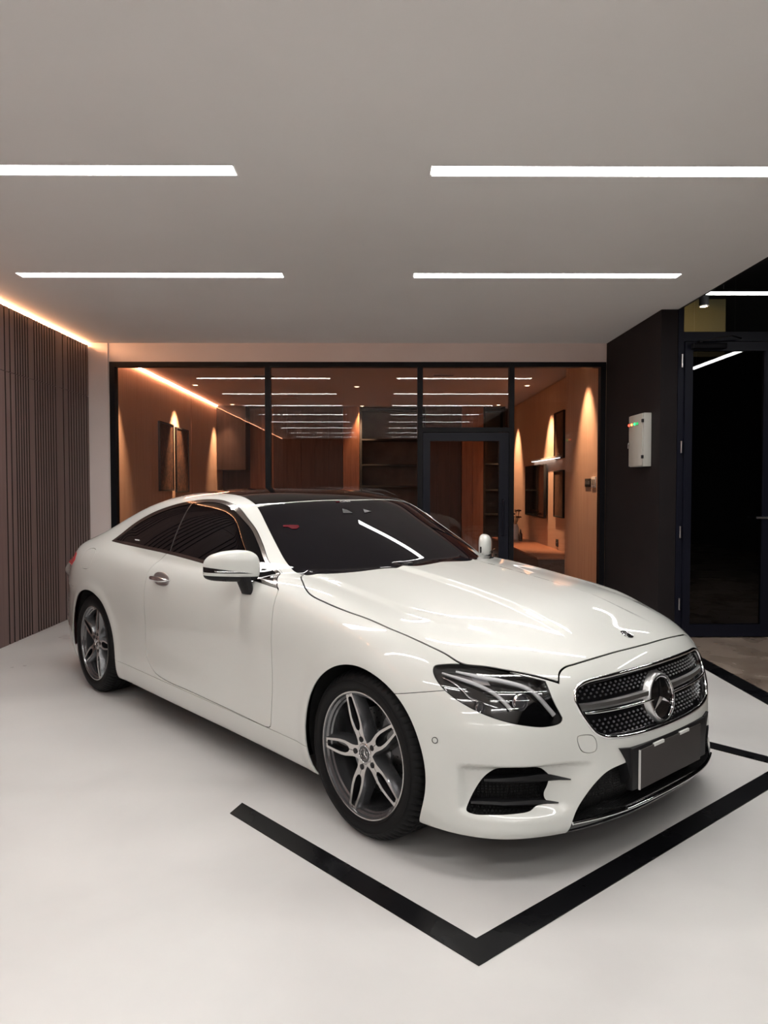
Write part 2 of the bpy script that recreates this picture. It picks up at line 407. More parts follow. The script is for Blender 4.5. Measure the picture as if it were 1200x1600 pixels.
def cut(mesh,fn,gap=.0015,levels=2,size=.02):
    """split a mesh along fn=0, leaving a shut line; returns (inside, outside)"""
    V,F=mesh
    for l in range(levels):
        s=fn(V); L=size/2**l
        sel=(np.abs(s[F]).min(1)<L*.75)|((s[F]<0).any(1)&(s[F]>0).any(1))
        V,F=refine(V,F,sel)
    s=fn(V)
    return clip(V,F,s+gap),clip(V,F,-s+gap)
def poly_sdf(poly):
    P=np.asarray(poly,float); lo=P.min(0)-.06; hi=P.max(0)+.06
    def g(u,v):
        u=np.asarray(u,float); v=np.asarray(v,float); out=np.ones(u.shape); near=(u>lo[0])&(u<hi[0])&(v>lo[1])&(v<hi[1])
        u=u[near]; v=v[near]; d=np.full(u.shape,1e9); ins=np.zeros(u.shape,bool)
        for i in range(len(P)):
            a=P[i-1];b=P[i]; e=b-a; wx=u-a[0];wy=v-a[1]
            t=np.clip((wx*e[0]+wy*e[1])/(e@e+1e-15),0,1)
            d=np.minimum(d,(wx-e[0]*t)**2+(wy-e[1]*t)**2)
            xi=a[0]+wy*e[0]/(e[1] if abs(e[1])>1e-12 else 1e-12)
            ins^=((a[1]>v)!=(b[1]>v))&(u<xi)
        d=np.sqrt(d); out[near]=np.where(ins,-d,d); return out
    return g
def smooth_closed(pts,n=6,corner=None):
    """Catmull-Rom through pts; indices in corner stay sharp"""
    P=np.asarray(pts,float); m=len(P); corner=set(corner or []); out=[]
    for i in range(m):
        p0,p1,p2,p3=P[i-1],P[i],P[(i+1)%m],P[(i+2)%m]
        if i in corner: p0=p1-(p2-p1)*.6
        if (i+1)%m in corner: p3=p2+(p2-p1)*.6
        d01=max(np.linalg.norm(p1-p0),1e-6)**.5;d12=max(np.linalg.norm(p2-p1),1e-6)**.5;d23=max(np.linalg.norm(p3-p2),1e-6)**.5
        m1=(p1-p0)/d01-(p2-p0)/(d01+d12)+(p2-p1)/d12; m2=(p2-p1)/d12-(p3-p1)/(d12+d23)+(p3-p2)/d23
        m1=m1*d12;m2=m2*d12
        for t in np.arange(n)/n:
            out.append((2*t**3-3*t*t+1)*p1+(t**3-2*t*t+t)*m1+(-2*t**3+3*t*t)*p2+(t**3-t*t)*m2)
    return np.array(out)
def frame(d):
    d=np.array(d,float);d/=np.linalg.norm(d); u=np.cross([0,0,1],d); u/=np.linalg.norm(u); return u,np.cross(d,u),d
def region(pts3,d,front=None,**k):
    """signed distance to an outline of 3D points, seen along direction d"""
    u,v,_=frame(d); P=np.asarray(pts3,float)
    g=poly_sdf(smooth_closed(np.stack([P@u,P@v],1),**k))
    return lambda V: np.where(front(V),g(V@u,V@v),1.) if front else g(V@u,V@v)
# outlines of windows, bonnet, headlamp and air intake on the body, car coordinates in metres
TR3={'trim': [(-2.7855, -0.804, 1.0389), (-2.6411, -0.7314, 1.1414), (-2.4069, -0.6907, 1.2335), (-2.1497, -0.6587, 1.2938), (-1.9463, -0.6332, 1.3235), (-1.7047, -0.6138, 1.3371), (-1.4994, -0.629, 1.3225), (-1.3327, -0.6503, 1.2861), (-1.1714, -0.6738, 1.2085), (-1.0147, -0.7098, 1.1103), (-0.8785, -0.7468, 1.018), (-0.7171, -0.8211, 0.9547), (-0.6763, -0.8452, 0.9349), (-0.8673, -0.8431, 0.9487), (-1.4201, -0.8244, 0.9894), (-1.8968, -0.8162, 1.0125), (-2.4784, -0.8012, 1.0256)], 'glass': [(-2.7286, -0.7935, 1.0496), (-2.5829, -0.7383, 1.1349), (-2.3518, -0.704, 1.2187), (-2.1143, -0.6759, 1.2756), (-1.9053, -0.6544, 1.3058), (-1.6794, -0.6389, 1.3197), (-1.5008, -0.6502, 1.3064), (-1.3512, -0.6717, 1.272), (-1.1871, -0.6926, 1.204), (-1.0349, -0.7247, 1.1099), (-0.896, -0.7595, 1.0175), (-0.7568, -0.8182, 0.9588), (-0.8975, -0.8193, 0.9666), (-1.4319, -0.818, 1.0087), (-1.8637, -0.8102, 1.0296), (-2.5037, -0.7903, 1.0437)], 'ws_edge': [(-1.2792, -0.5797, 1.3), (-1.1177, -0.6227, 1.2088), (-0.958, -0.6636, 1.1112), (-0.8465, -0.6868, 1.042), (-0.7648, -0.6918, 0.9979), (-0.7251, -0.6904, 0.9886), (-0.6845, -0.6925, 0.9846), (-0.5974, -0.6188, 0.9927), (-0.5265, -0.4774, 0.9989), (-0.4815, -0.2997, 1.0068), (-0.4103, -0.2001, 1.0166)], 'ws_top': [(-1.1282, -0.109, 1.3324), (-1.1701, -0.3058, 1.3284), (-1.2243, -0.4563, 1.3178)], 'hood_side': [(-0.5682, -0.7749, 0.9612), (-0.4549, -0.8201, 0.9299), (-0.3182, -0.8298, 0.9064), (-0.1841, -0.8296, 0.8882), (-0.045, -0.8232, 0.872), (0.0876, -0.8189, 0.8496), (0.181, -0.8024, 0.8296), (0.255, -0.7845, 0.8088), (0.3331, -0.7633, 0.7842), (0.4067, -0.7472, 0.7559), (0.4784, -0.6931, 0.7482), (0.551, -0.6345, 0.7354), (0.6447, -0.5482, 0.7103), (0.6741, -0.5187, 0.698), (0.6604, -0.4958, 0.7258), (0.6592, -0.4624, 0.7416), (0.6727, -0.4086, 0.7498), (0.6906, -0.3088, 0.7594)], 'hood_corner': 13, 'headlight': [(0.3315, -0.8163, 0.7437), (0.3571, -0.7914, 0.7516), (0.4075, -0.7481, 0.7547), (0.464, -0.7052, 0.7495), (0.532, -0.6552, 0.7362), (0.59, -0.6092, 0.7206), (0.6439, -0.5586, 0.7039), (0.6809, -0.5624, 0.6428), (0.7113, -0.5476, 0.5815), (0.7106, -0.5565, 0.5669), (0.6822, -0.6087, 0.5559), (0.6377, -0.6687, 0.5626), (0.588, -0.7219, 0.5772), (0.5319, -0.7679, 0.599), (0.4754, -0.8009, 0.6254), (0.4201, -0.8229, 0.6551), (0.3712, -0.8329, 0.6895), (0.3369, -0.8285, 0.7251)], 'intake': [(0.4989, -0.8213, 0.2546), (0.494, -0.8024, 0.2803), (0.5064, -0.7857, 0.3217), (0.5259, -0.7665, 0.3645), (0.5498, -0.7455, 0.3931), (0.5874, -0.734, 0.4112), (0.6402, -0.6704, 0.4116), (0.6524, -0.6008, 0.3971), (0.6608, -0.5815, 0.3833), (0.6685, -0.5664, 0.3629), (0.6663, -0.5731, 0.3319), (0.6613, -0.5867, 0.3035), (0.6644, -0.5876, 0.2882), (0.6741, -0.5829, 0.2712), (0.6541, -0.6204, 0.2637), (0.6513, -0.6537, 0.2537), (0.6247, -0.7072, 0.2498), (0.5685, -0.7733, 0.2474), (0.523, -0.8106, 0.2464)]}
# ================================================================ THE ROOM
H=3.035; YB=8.62; XL=-3.29; XR=2.60; YF0=-9.0; YE=15.9
def struct(o): o['kind']='structure'; return o
struct(box('floor',-3.6,2.66,YF0-.2,YB+.2,-.12,0,M['floor']))
# brown concrete of the passage beyond the white floor
struct(box('floor_passage',2.66,8,YF0-.2,11.5,-.12,0,M['concrete']))
# garage ceiling: a slab with a slot for every light
slots=[]
LY=[5.86,3.93,1.98,.02,-1.95,-3.95,-5.95,-7.95]
LX=[(-2.77,-.735),(.27,2.325)]
bm=bmesh.new(); ys=[YF0]
for y in sorted(LY): ys+=[y-.065,y+.065]
ys.append(YB+.02)
for k in range(0,len(ys),2): bx(bm,-3.6,2.755,ys[k],ys[k+1],H,H+.12)
for y in LY:
    xs=[-3.6]+[v for p in LX for v in p]+[2.755]
    for k in range(0,len(xs),2): bx(bm,xs[k],xs[k+1],y-.065,y+.065,H,H+.12)
struct(bm_obj('ceiling',bm,M['ceiling']))
M['channel']=mat('white light channel',(.8,.8,.8),.5)
for j,y in enumerate(LY):
    for i,(x0,x1) in enumerate(LX):
        side=('left','right')[i]
        if j==1: lab='recessed white strip light nearest the viewer in the %s row of the ceiling'%side
        elif j==0: lab='recessed white strip light nearest the glass partition in the %s row of the ceiling'%side
        else: lab='white ceiling strip light behind the viewer, seen only mirrored in the glass partition'
        t=tag(empty('ceiling_light',((x0+x1)/2,y,H)),lab,'ceiling light','recessed strip lights in the garage ceiling'); L2=(x1-x0)/2-.002
        bm=bmesh.new(); bx(bm,-L2,L2,-.058,.058,.006,.016); bm_obj('diffuser',bm,M['strip'] if j<2 else (M['strip_mid'] if j==2 else M['strip_low']),t)
        bm=bmesh.new(); bx(bm,-L2,L2,-.063,-.059,.0,.06); bx(bm,-L2,L2,.059,.063,.0,.06); bx(bm,-L2,-L2+.004,-.059,.059,0,.06); bx(bm,L2-.004,L2,-.059,.059,0,.06); bx(bm,-L2,L2,-.063,.063,.06,.065)
        bm_obj('light_channel',bm,M['channel'],t)
# side walls of the garage
struct(box('wall_left',-3.6,-3.42,YF0,YE,0,H+.1,M['white_wall']))
# slatted cladding on the left wall: a backing with vertical battens between grooves
clad=tag(empty('wall_panelling',(XL,0,0)),'brown wooden slat panelling with uneven vertical grooves along the left wall','wall panelling')
box('backing',-.128,-.022,YF0+.3,YB-.02,0.002,3.0,M['groove'],clad)
g=[6.679,6.772,6.868,6.916,6.966,7.016,7.067,7.118,7.251,7.305,7.36,7.416,7.473,7.531,7.59,7.649,7.71,7.897,8.027,8.094,8.162,8.231,8.301,8.372,8.445,8.519,8.594]
ybs=[]; y=6.679
pat=[.21,.05,.05,.05,.05,.22,.055,.055,.055,.055,.055,.055,.055,.20,.055,.055,.055,.055]
k=0; pre=[]
while y>YF0+.5: y-=pat[k%len(pat)]*1.25; pre.append(y); k+=1
g=pre[::-1]+g
bm=bmesh.new()
for a,b in zip(g,g[1:]):
    bx(bm,-.022,0,a+.0095,b-.0095,.002,2.424); bx(bm,-.022,0,a+.0095,b-.0095,2.430,3.002)
bm.normal_update()
for q in bm.faces:
    if abs(q.calc_center_median().x+.011)<.002 and abs(q.normal.y)>.9: q.material_index=1
bm_obj('battens',bm,[M['slat'],M['groove']],clad)
cv=tag(empty('cove_light',(XL,0,H)),'warm orange light line along the top of the left wall panelling','cove light')
box('led_strip',-.06,-.035,2.6,YB-.03,-.022,-.008,M['warm_bright'],cv); box('led_strip',-.06,-.035,YF0+.4,2.59,-.022,-.008,M['warm_dim'],cv)
box('mounting_rail',-.064,-.031,YF0+.4,YB-.03,-.0078,-.001,M['channel'],cv)
# back wall with the glass partition
struct(box('wall_back',-3.6,-3.062,YB,YB+.16,0,H,M['white_wall']))
struct(box('trim_1',-3.41,-3.075,YB-.018,YB-.001,0,H-.002,M['white_wall']))
struct(box('wall_back_header',-3.062,2.755,YB,YB+.16,2.822,H,M['white_wall']))
wf=struct(empty('window_1',(0,YB,0)))
bm=bmesh.new(); D0,D1=-.01,.10
for x0,x1,z0,z1 in [(-3.062,2.595,2.768,2.822),(-3.062,-3.0,0,2.768),(2.535,2.595,0,2.768),(-1.298,-1.236,0,2.768),(.442,.503,0,2.768),(1.492,1.548,0,2.768),(.503,1.492,2.026,2.08),(-3.0,-1.298,0,.08),(-1.236,.442,0,.08),(1.548,2.535,0,.08)]:
    bx(bm,x0,x1,D0,D1,z0,z1)
bm_obj('window_frame',bm,M['frame'],wf)
bm=bmesh.new()
for x0,x1,z0,z1 in [(-3.0,-2.152,.08,2.768),(-2.149,-1.298,.08,2.768),(-1.236,-.402,.08,2.768),(-.399,.442,.08,2.768),(.503,1.492,2.08,2.768),(1.548,2.535,.08,2.768)]:
    bx(bm,x0,x1,.04,.048,z0,z1)
bm_obj('glass',bm,M['pane'],wf)
dr=struct(empty('door_1',(.503,YB,0)))
bm=bmesh.new()
for x0,x1,z0,z1 in [(.004,.085,.01,2.02),(.875,.985,.01,2.02),(.085,.875,1.925,2.02),(.085,.875,.01,.14)]: bx(bm,x0,x1,.0,.06,z0,z1)
bm_obj('door_leaf',bm,M['navy'],dr)
bm=bmesh.new(); bx(bm,.085,.875,.03,.036,.14,1.925); bm_obj('glass',bm,M['pane'],dr)
bm=bmesh.new(); tube(bm,[(.92,.0,.85),(.92,-.05,.85),(.92,-.05,1.25),(.92,.0,1.25)],.012); bm_obj('door_handle',bm,M['navy'],dr)
# dark partition end at the right, and the dark front of the passage
struct(box('wall_right',XR,2.755,6.955,YB-.002,0,H-.002,M['dark_wall']))
struct(box('wall_passage_right',7.9,8.05,YF0,YE,0,4.6,M['black']))
struct(box('wall_front',-3.6,8.05,YF0-.2,YF0,0,4.6,M['grey_wall']))
struct(box('ceiling_passage',2.757,8.05,YF0-.2,YE,4.3,4.45,M['black']))
struct(box('trim_2',2.757,2.78,YF0,6.95,H+.001,4.3,M['black']))
struct(box('wall_passage_back',3.12,8.05,11.5,11.7,0,4.6,M['black']))
# glazed door of the passage
pf=struct(empty('window_2',(2.76,6.955,0)))
bm=bmesh.new()
for x0,x1,z0,z1 in [(0,.055,0,2.83),(.055,2.6,2.745,2.83),(.875,.95,0,2.745),(.0,.05,2.83,4.28),(.95,2.6,0,.08),(.0,2.6,4.2,4.28)]: bx(bm,x0,x1,0,.12,z0,z1)
bm_obj('window_frame',bm,M['navy'],pf)
bm=bmesh.new(); bx(bm,.05,2.6,.05,.058,2.83,4.2); bm_obj('glass',bm,M['pane'],pf)
bm=bmesh.new(); bx(bm,.95,2.6,.05,.058,.08,2.745); bm_obj('glass',bm,M['pane_dark'],pf)
pd=struct(empty('door_2',(2.815,6.945,0)))
bm=bmesh.new()
for x0,x1,z0,z1 in [(.004,.075,.01,2.735),(.745,.816,.01,2.735),(.075,.745,2.655,2.735),(.075,.745,.01,.12)]: bx(bm,x0,x1,-.01,.05,z0,z1)
bm_obj('door_leaf',bm,M['navy'],pd)
bm=bmesh.new(); bx(bm,.075,.745,.02,.028,.12,2.655); bm_obj('glass',bm,M['pane_dark'],pd)
for z0,z1 in [(2.50,2.62),(1.715,1.825),(.93,1.04),(.26,.37)]:
    bm=bmesh.new(); cyl(bm,(-.028,-.022,z0),(0,0,1),.008,z1-z0,12); bm_obj('hinge',bm,M['steel'],pd,smooth=40)
bm=bmesh.new(); bx(bm,.05,.36,-.075,-.012,2.665,2.715,bevel=.006); bx(bm,.10,.13,-.09,-.03,2.715,2.735); tube(bm,[(.12,-.06,2.73),(.34,-.20,2.755),(.50,-.04,2.76)],.008)
bm_obj('door_closer',bm,M['frame'],pd,smooth=35)
bm=bmesh.new(); tube(bm,[(.78,-.01,1.12),(.78,-.06,1.12),(.66,-.06,1.12)],.010); bm_obj('door_handle',bm,M['steel'],pd,smooth=35)
# floor bands
def band(name,pts,lab,grp=None):
    bm=bmesh.new(); a=[bm.verts.new((x,y,.0035)) for x,y in pts]; b=[bm.verts.new((x,y,.0005)) for x,y in pts]; n=len(pts)
    bm.faces.new(a); bm.faces.new(b[::-1])
    for i in range(n): bm.faces.new((a[i],b[i],b[(i+1)%n],a[(i+1)%n]))
    return tag(bm_obj(name,bm,M['tape']),lab,'floor marking',grp)
C0=Vector((.294,2.167)); d1=Vector((math.cos(math.radians(132.1)),math.sin(math.radians(132.1)))); d2=Vector((math.cos(math.radians(40.0)),math.sin(math.radians(40.0))))
P=lambda a,b: tuple(C0+d1*a+d2*b)
band('floor_marking',[P(0,0),P(0,2.43),P(1.40,2.43),P(1.40,2.334),P(.096,2.334),P(.096,.096),P(1.46,.096),P(1.40,0)],'black painted bay outline on the white floor around the front of the car')
band('floor_edge_band',[(2.51,-8.9),(2.655,-8.9),(2.655,6.94),(2.59,6.94),(2.51,6.6)],'straight black band where the white floor meets the brown concrete')
# electrical box on the dark wall
eb=tag(empty('electrical_box',(XR,7.37,1.60)),'grey metal electrical box with red and green pilot lights on the dark wall','electrical box')
M['box_grey']=mat('light grey enamel',(.50,.50,.46),.4)
bm=bmesh.new(); bx(bm,-.075,0,-.195,.195,0,.51,bevel=.003); bm_obj('cabinet_body',bm,M['box_grey'],eb,smooth=35)
bm=bmesh.new(); bx(bm,-.088,-.077,-.19,.19,.006,.504,bevel=.003); bm_obj('door',bm,M['box_grey'],eb,smooth=35)
for q,(yy,c,e) in enumerate([(.155,(1,.06,.03),5),(.075,(1,.25,.06),5),(-.01,(.02,.8,.15),4),(-.085,(.02,.5,.12),1.6)]):
    bm=bmesh.new(); cyl(bm,(-.088,yy,.415),(-1,0,0),.019,.008,20); ring=bm_obj('pilot_light',bm,M['steel'],eb,smooth=40)
    bm=bmesh.new(); cyl(bm,(-.0965,yy,.415),(-1,0,0),.014,.010,20,r2=.009); bm_obj('lens',bm,emis('pilot_%d'%q,c,e),ring,smooth=40)
for z in (.09,.435):
    bm=bmesh.new(); bx(bm,-.092,-.073,-.2,-.175,z-.016,z+.016,bevel=.002); bm_obj('hinge',bm,M['black'],eb,smooth=35)
bm=bmesh.new(); cyl(bm,(-.088,.165,.235),(-1,0,0),.010,.012,16); bx(bm,-.106,-.100,.160,.170,.185,.235); bm_obj('lock_and_key',bm,M['steel'],eb,smooth=35)
# ---------------------------------------------------------------- the office behind the glass
struct(box('floor_office',-3.6,3.1,YB+.2,YE,-.12,0,M['room_floor']))
struct(box('ceiling_office',-3.6,3.1,YB+.162,YE,H,H+.12,M['room_ceiling']))
struct(box('wall_office_left',-3.418,XL,YB+.165,YE-.02,0,H-.002,M['wallpaper']))
struct(box('wall_office_back',-3.6,3.1,YE,YE+.12,0,H+.1,M['dark_wood']))
struct(box('wall_office_right',2.80,2.95,YB+.165,YE-.002,0,H-.002,M['wallpaper']))
struct(box('wall_office_pier',XR-.02,2.798,YB+.165,10.4,0,H-.002,M['wallpaper']))
cv=tag(empty('cove_light',(XL,YB+.3,H)),'warm light line along the top of the left office wall seen through the glass','cove light')
box('led_strip',.004,.024,0,YE-YB-.6,-.016,-.004,M['warm_strip'],cv); box('mounting_rail',.001,.028,0,YE-YB-.6,-.0038,-.001,M['channel'],cv)
# downlights
def downlight(x,y,lab,power,tilt=0,on=True):
    t=tag(empty('downlight',(x,y,H)),lab,'downlight','round downlights in the office ceiling')
    bm=bmesh.new(); lathe(bm,[(.042,-.001),(.055,-.001),(.055,-.006),(.042,-.010),(.036,-.004)],n=28,closed=True); bm_obj('trim_ring',bm,M['channel'],t,smooth=40)
    bm=bmesh.new(); cyl(bm,(0,0,-.004),(0,0,-1),.033,.002,24); bm_obj('bulb',bm,M['bulb'],t,smooth=40)
    l=bpy.data.lights.new('downlight_beam','SPOT'); l.energy=power; l.color=(1,.56,.31); l.spot_size=math.radians(58); l.spot_blend=.85; l.shadow_soft_size=.03
    lo=bpy.data.objects.new('downlight_beam',l); col.objects.link(lo); lo.parent=t; lo.location=(0,0,-.02); lo.rotation_euler=(0,tilt,0)
SP=520
downlight(-2.95,12.18,'lit ceiling downlight by the left office wall above the two tall pictures',SP,.22)
downlight(-2.92,15.08,'lit ceiling downlight by the left office wall, the one nearest the back wall',SP*.45,.22)
downlight(-2.95,9.3,'ceiling downlight at the near end of the left office wall',SP*.5,.22)
downlight(-.36,12.36,'lit downlight in the middle of the office ceiling, the nearer of two',SP*1.1)
downlight(-.34,15.36,'lit downlight in the middle of the office ceiling, close to the back shelves',SP*.8)
downlight(2.25,9.3,'ceiling downlight by the right office wall above the switch panel',SP*.5,-.22)
downlight(2.40,12.21,'lit ceiling downlight by the right office wall above the dark screen',SP,-.22)
downlight(2.40,15.15,'lit ceiling downlight by the right office wall in the far corner above the vase',SP*.8,-.22)
for i,(x,y,lab) in enumerate([(-1.69,11.16,'slotted air vent in the left part of the office ceiling'),(.95,11.06,'slotted air vent in the right part of the office ceiling'),(-1.64,13.91,'slotted air vent in the office ceiling, the farthest one')]):
    t=tag(empty('air_vent',(x,y,H)),lab,'air vent','air vents in the office ceiling')
    bm=bmesh.new()
    for a,b,c,d in [(-.16,.16,-.07,-.055),(-.16,.16,.055,.07),(-.16,-.145,-.055,.055),(.145,.16,-.055,.055)]: bx(bm,a,b,c,d,-.012,-.001)
    bm_obj('frame',bm,M['room_ceiling'],t)
    bm=bmesh.new()
    for k in range(6): bx(bm,-.145,.145,-.05+k*.018,-.044+k*.018,-.010,-.003)
    bm_obj('louvre',bm,M['black'],t)
# pictures
M['art']=noisy(mat('dark abstract print',(.03,.015,.01),.6),(.016,.009,.007),(.22,.10,.05),(5,14,7),9,.42,.78,dist=2.5)
M['art2']=noisy(mat('brown abstract print',(.1,.05,.03),.6),(.05,.026,.016),(.17,.09,.05),(6,10,6),9,.35,.75,dist=2)
def picture(loc,w,h,face,art,lab,grp):
    t=tag(empty('framed_picture',loc),lab,'picture',grp); s=face
    bm=bmesh.new()
    for a,b,c,d in [(-w/2,w/2,0,.02),(-w/2,w/2,h-.02,h),(-w/2,-w/2+.02,.02,h-.02),(w/2-.02,w/2,.02,h-.02)]:
        xs=sorted((0.001*s,.035*s)); bx(bm,xs[0],xs[1],a,b,c,d)
    bm_obj('picture_frame',bm,M['black'],t); xs=sorted((.002*s,.022*s)); box('canvas',xs[0],xs[1],-w/2+.021,w/2-.021,.021,h-.021,art,t)
picture((XL,11.63,1.335),.76,1.045,1,M['art'],'tall dark framed picture on the office wall, left one of the pair','pictures on the left office wall')
picture((XL,12.56,1.305),.78,1.055,1,M['art'],'tall dark framed picture with brown marks, right one of the pair','pictures on the left office wall')
picture((2.80,11.60,1.83),.60,.72,-1,M['art2'],'narrow black framed picture on the right office wall, the upper of two','pictures on the right office wall')
picture((2.80,11.60,.92),.60,.73,-1,M['art2'],'narrow black framed picture on the right office wall, the lower of two','pictures on the right office wall')
# television
t=tag(empty('television',(2.80,13.2,.87)),'black television hanging on the right office wall','television')
bm=bmesh.new(); bx(bm,-.075,-.035,-.80,.80,0,.90,bevel=.006); bm_obj('casing',bm,M['black'],t,smooth=35)
bm=bmesh.new(); bx(bm,-.078,-.0755,-.785,.785,.02,.885); bm_obj('screen',bm,mat('dark screen glass',(.004,.004,.005),.08,coat=1),t)
bm=bmesh.new(); bx(bm,-.035,-.001,-.2,.2,.25,.65); bm_obj('wall_bracket',bm,M['steel'],t)
t=tag(empty('reflection_bar',(2.80,12.5,1.84)),'thin white glowing bar added in place of a bright reflection above the television','reflection stand-in')
box('housing',-.06,-.001,-1.05,1.05,.0,.03,M['plastic_white'],t); box('light_strip',-.055,-.01,-1.03,1.03,-.006,-.0005,emis('bar_glow',(.95,.97,1),3.0),t)  # glowing bar added to stand in for a reflection
# low bench
bn=tag(empty('low_bench',(2.5,12.5,0)),'long low cabinet bench along the right office wall under the television','bench')
box('bench_top',-.30,.298,-2.09,2.1,.385,.41,M['wood_red'],bn); box('bench_body',-.28,.297,-2.07,2.09,.001,.384,M['dark_wood'],bn)
vt=tag(empty('vase',(2.52,13.9,.41)),'white vase with dark flowers on the far end of the low bench','vase')
bm=bmesh.new(); lathe(bm,[(.0001,0),(.07,0),(.085,.06),(.075,.22),(.05,.27),(.055,.29),(.048,.285),(.04,.2),(.0001,.02)],n=28); bm_obj('vase_body',bm,M['plastic_white'],vt,smooth=50)
bm=bmesh.new()
for k in range(9):
    a=k*2.4; e=Vector((.09*math.cos(a),.09*math.sin(a),.42+.06*(k%3))); tube(bm,[(0,0,.2),(e.x*.4,e.y*.4,.32),e],.004,6)
bm_obj('stems',bm,M['dark_wood'],vt)
bm=bmesh.new()
for k in range(9):
    a=k*2.4; e=Vector((.09*math.cos(a),.09*math.sin(a),.42+.06*(k%3)))
    for j in range(7):
        b=j*.9; p=e+Vector((.022*math.cos(b),.022*math.sin(b),.012*math.sin(3*b))); bmesh.ops.create_icosphere(bm,subdivisions=1,radius=.016,matrix=Matrix.Translation(p)@Matrix.Diagonal((1,1,.5,1)))
bm_obj('blossoms',bm,mat('dried flower',(.12,.05,.04),.8),vt)
bo=tag(empty('bottle',(2.56,13.55,.41)),'small dark bottle standing beside the white vase on the bench','bottle')
bm=bmesh.new(); lathe(bm,[(.0001,0),(.035,0),(.036,.12),(.014,.16),(.013,.2),(.0001,.2)],n=20); bm_obj('bottle_body',bm,mat('brown glass',(.03,.012,.008),.1),bo,smooth=40)
bm=bmesh.new(); cyl(bm,(0,0,.2),(0,0,1),.015,.02,14); bm_obj('cap',bm,M['chrome'],bo,smooth=40)
# switches on the pier
t=tag(empty('wall_switch',(XR-.02,9.25,1.40)),'black control panel on the right office wall beside the window frame','wall switch')
bm=bmesh.new(); bx(bm,-.012,-.001,-.12,.12,0,.10,bevel=.002); bm_obj('plate',bm,M['black'],t,smooth=35)
bm=bmesh.new(); bm.free(); gb=mat('grey button',(.12,.12,.12),.4); [box('button',-.015,-.0122,-.09+k*.07,-.05+k*.07,.03,.07,gb,t) for k in range(3)]
t=tag(empty('wall_switch',(XR-.02,9.0,1.39)),'white double light switch beside the black control panel','wall switch')
bm=bmesh.new(); bx(bm,-.012,-.001,-.085,.085,0,.13,bevel=.002); bm_obj('plate',bm,M['plastic_white'],t,smooth=35)
[box('rocker',-.016,-.0122,-.05+k*.07,-.03+k*.07,.03,.10,M['black'],t) for k in range(2)]
t=tag(empty('wall_socket',(2.80,11.75,.46)),'black wall socket low on the right office wall above the bench','wall socket')
bm=bmesh.new(); bx(bm,-.012,-.001,-.07,.07,0,.11,bevel=.002); bm_obj('plate',bm,M['black'],t,smooth=35)
for k in (-1,1): bm=bmesh.new(); cyl(bm,(-.0122,k*.022,.055),(-1,0,0),.006,.003,10); bm_obj('socket_hole',bm,M['steel'],t)
# joinery along the back of the office
def cab(name,x0,x1,y0,y1,z0,z1,m,lab,ncat,nd=1):
    t=tag(empty(name,((x0+x1)/2,y1,z0)),lab,ncat); w=(x1-x0)/2
    box('carcass',-w,w,-(y1-y0)+.02,0,0,z1-z0,m,t)
    for k in range(nd):
        a=-w+2*w*k/nd; b=-w+2*w*(k+1)/nd
        box('door',a+.003,b-.003,-(y1-y0),-(y1-y0)+.018,.004,z1-z0-.004,m,t)
    return t
cab('wall_cabinet',-3.285,-2.70,15.3,YE-.002,1.73,H-.003,M['corner_wood'],'dark wooden overhead cabinet in the far left corner of the office','cabinet')
cab('base_cabinet',-3.285,-2.70,15.35,YE-.002,0,1.2,M['black'],'black base cabinet under the dark overhead cabinet in the office corner','cabinet')
cab('wood_panel',-2.69,-2.18,15.75,YE-.002,0,H-.003,M['wood_red'],'reddish wooden wall panel right of the dark corner cabinet','wall panel',2)
cab('wardrobe',-2.16,-.74,15.45,YE-.002,0,H-.003,M['dark_wood'],'wide dark brown wardrobe front at the back of the office','wardrobe',5)
cab('wood_panel',-.73,-.40,15.40,YE-.002,0,H-.003,M['wood_red'],'narrow lit reddish wooden panel between the wardrobe and the open shelves','wall panel')
cab('wardrobe',.96,1.69,15.45,YE-.002,0,H-.003,M['dark_wood'],'narrow dark brown wardrobe front seen through the office door','wardrobe',3)
cab('wood_panel',1.70,2.14,15.40,YE-.002,0,H-.003,M['wood_red'],'reddish wooden panel seen through the office door left of the small shelves','wall panel',2)
M['shelf_back']=noisy(mat('grey shelf back',(.11,.09,.08),.8),(.09,.07,.065),(.13,.105,.09),(4,4,4),5)
def shelves(x0,x1,lab,zs):
    t=tag(empty('shelf_unit',((x0+x1)/2,YE-.002,0)),lab,'shelf'); w=(x1-x0)/2
    box('back_panel',-w,w,-.02,0,.0,H-.003,M['shelf_back'],t)
    for x in (-w,w-.04): box('side_panel',x,x+.04,-.40,-.021,0,H-.003,M['black'],t)
    for z in zs: box('shelf',-w+.041,w-.041,-.39,-.021,z,z+.035,M['black'],t)
shelves(-.39,.95,'tall open black shelves with grey backs in the middle of the back wall',[.02,.8,1.38,1.82,2.34,2.95])
shelves(2.15,2.60,'narrow open black shelves with grey backs in the far right corner',[.02,.8,1.30,1.84,2.34,2.95])
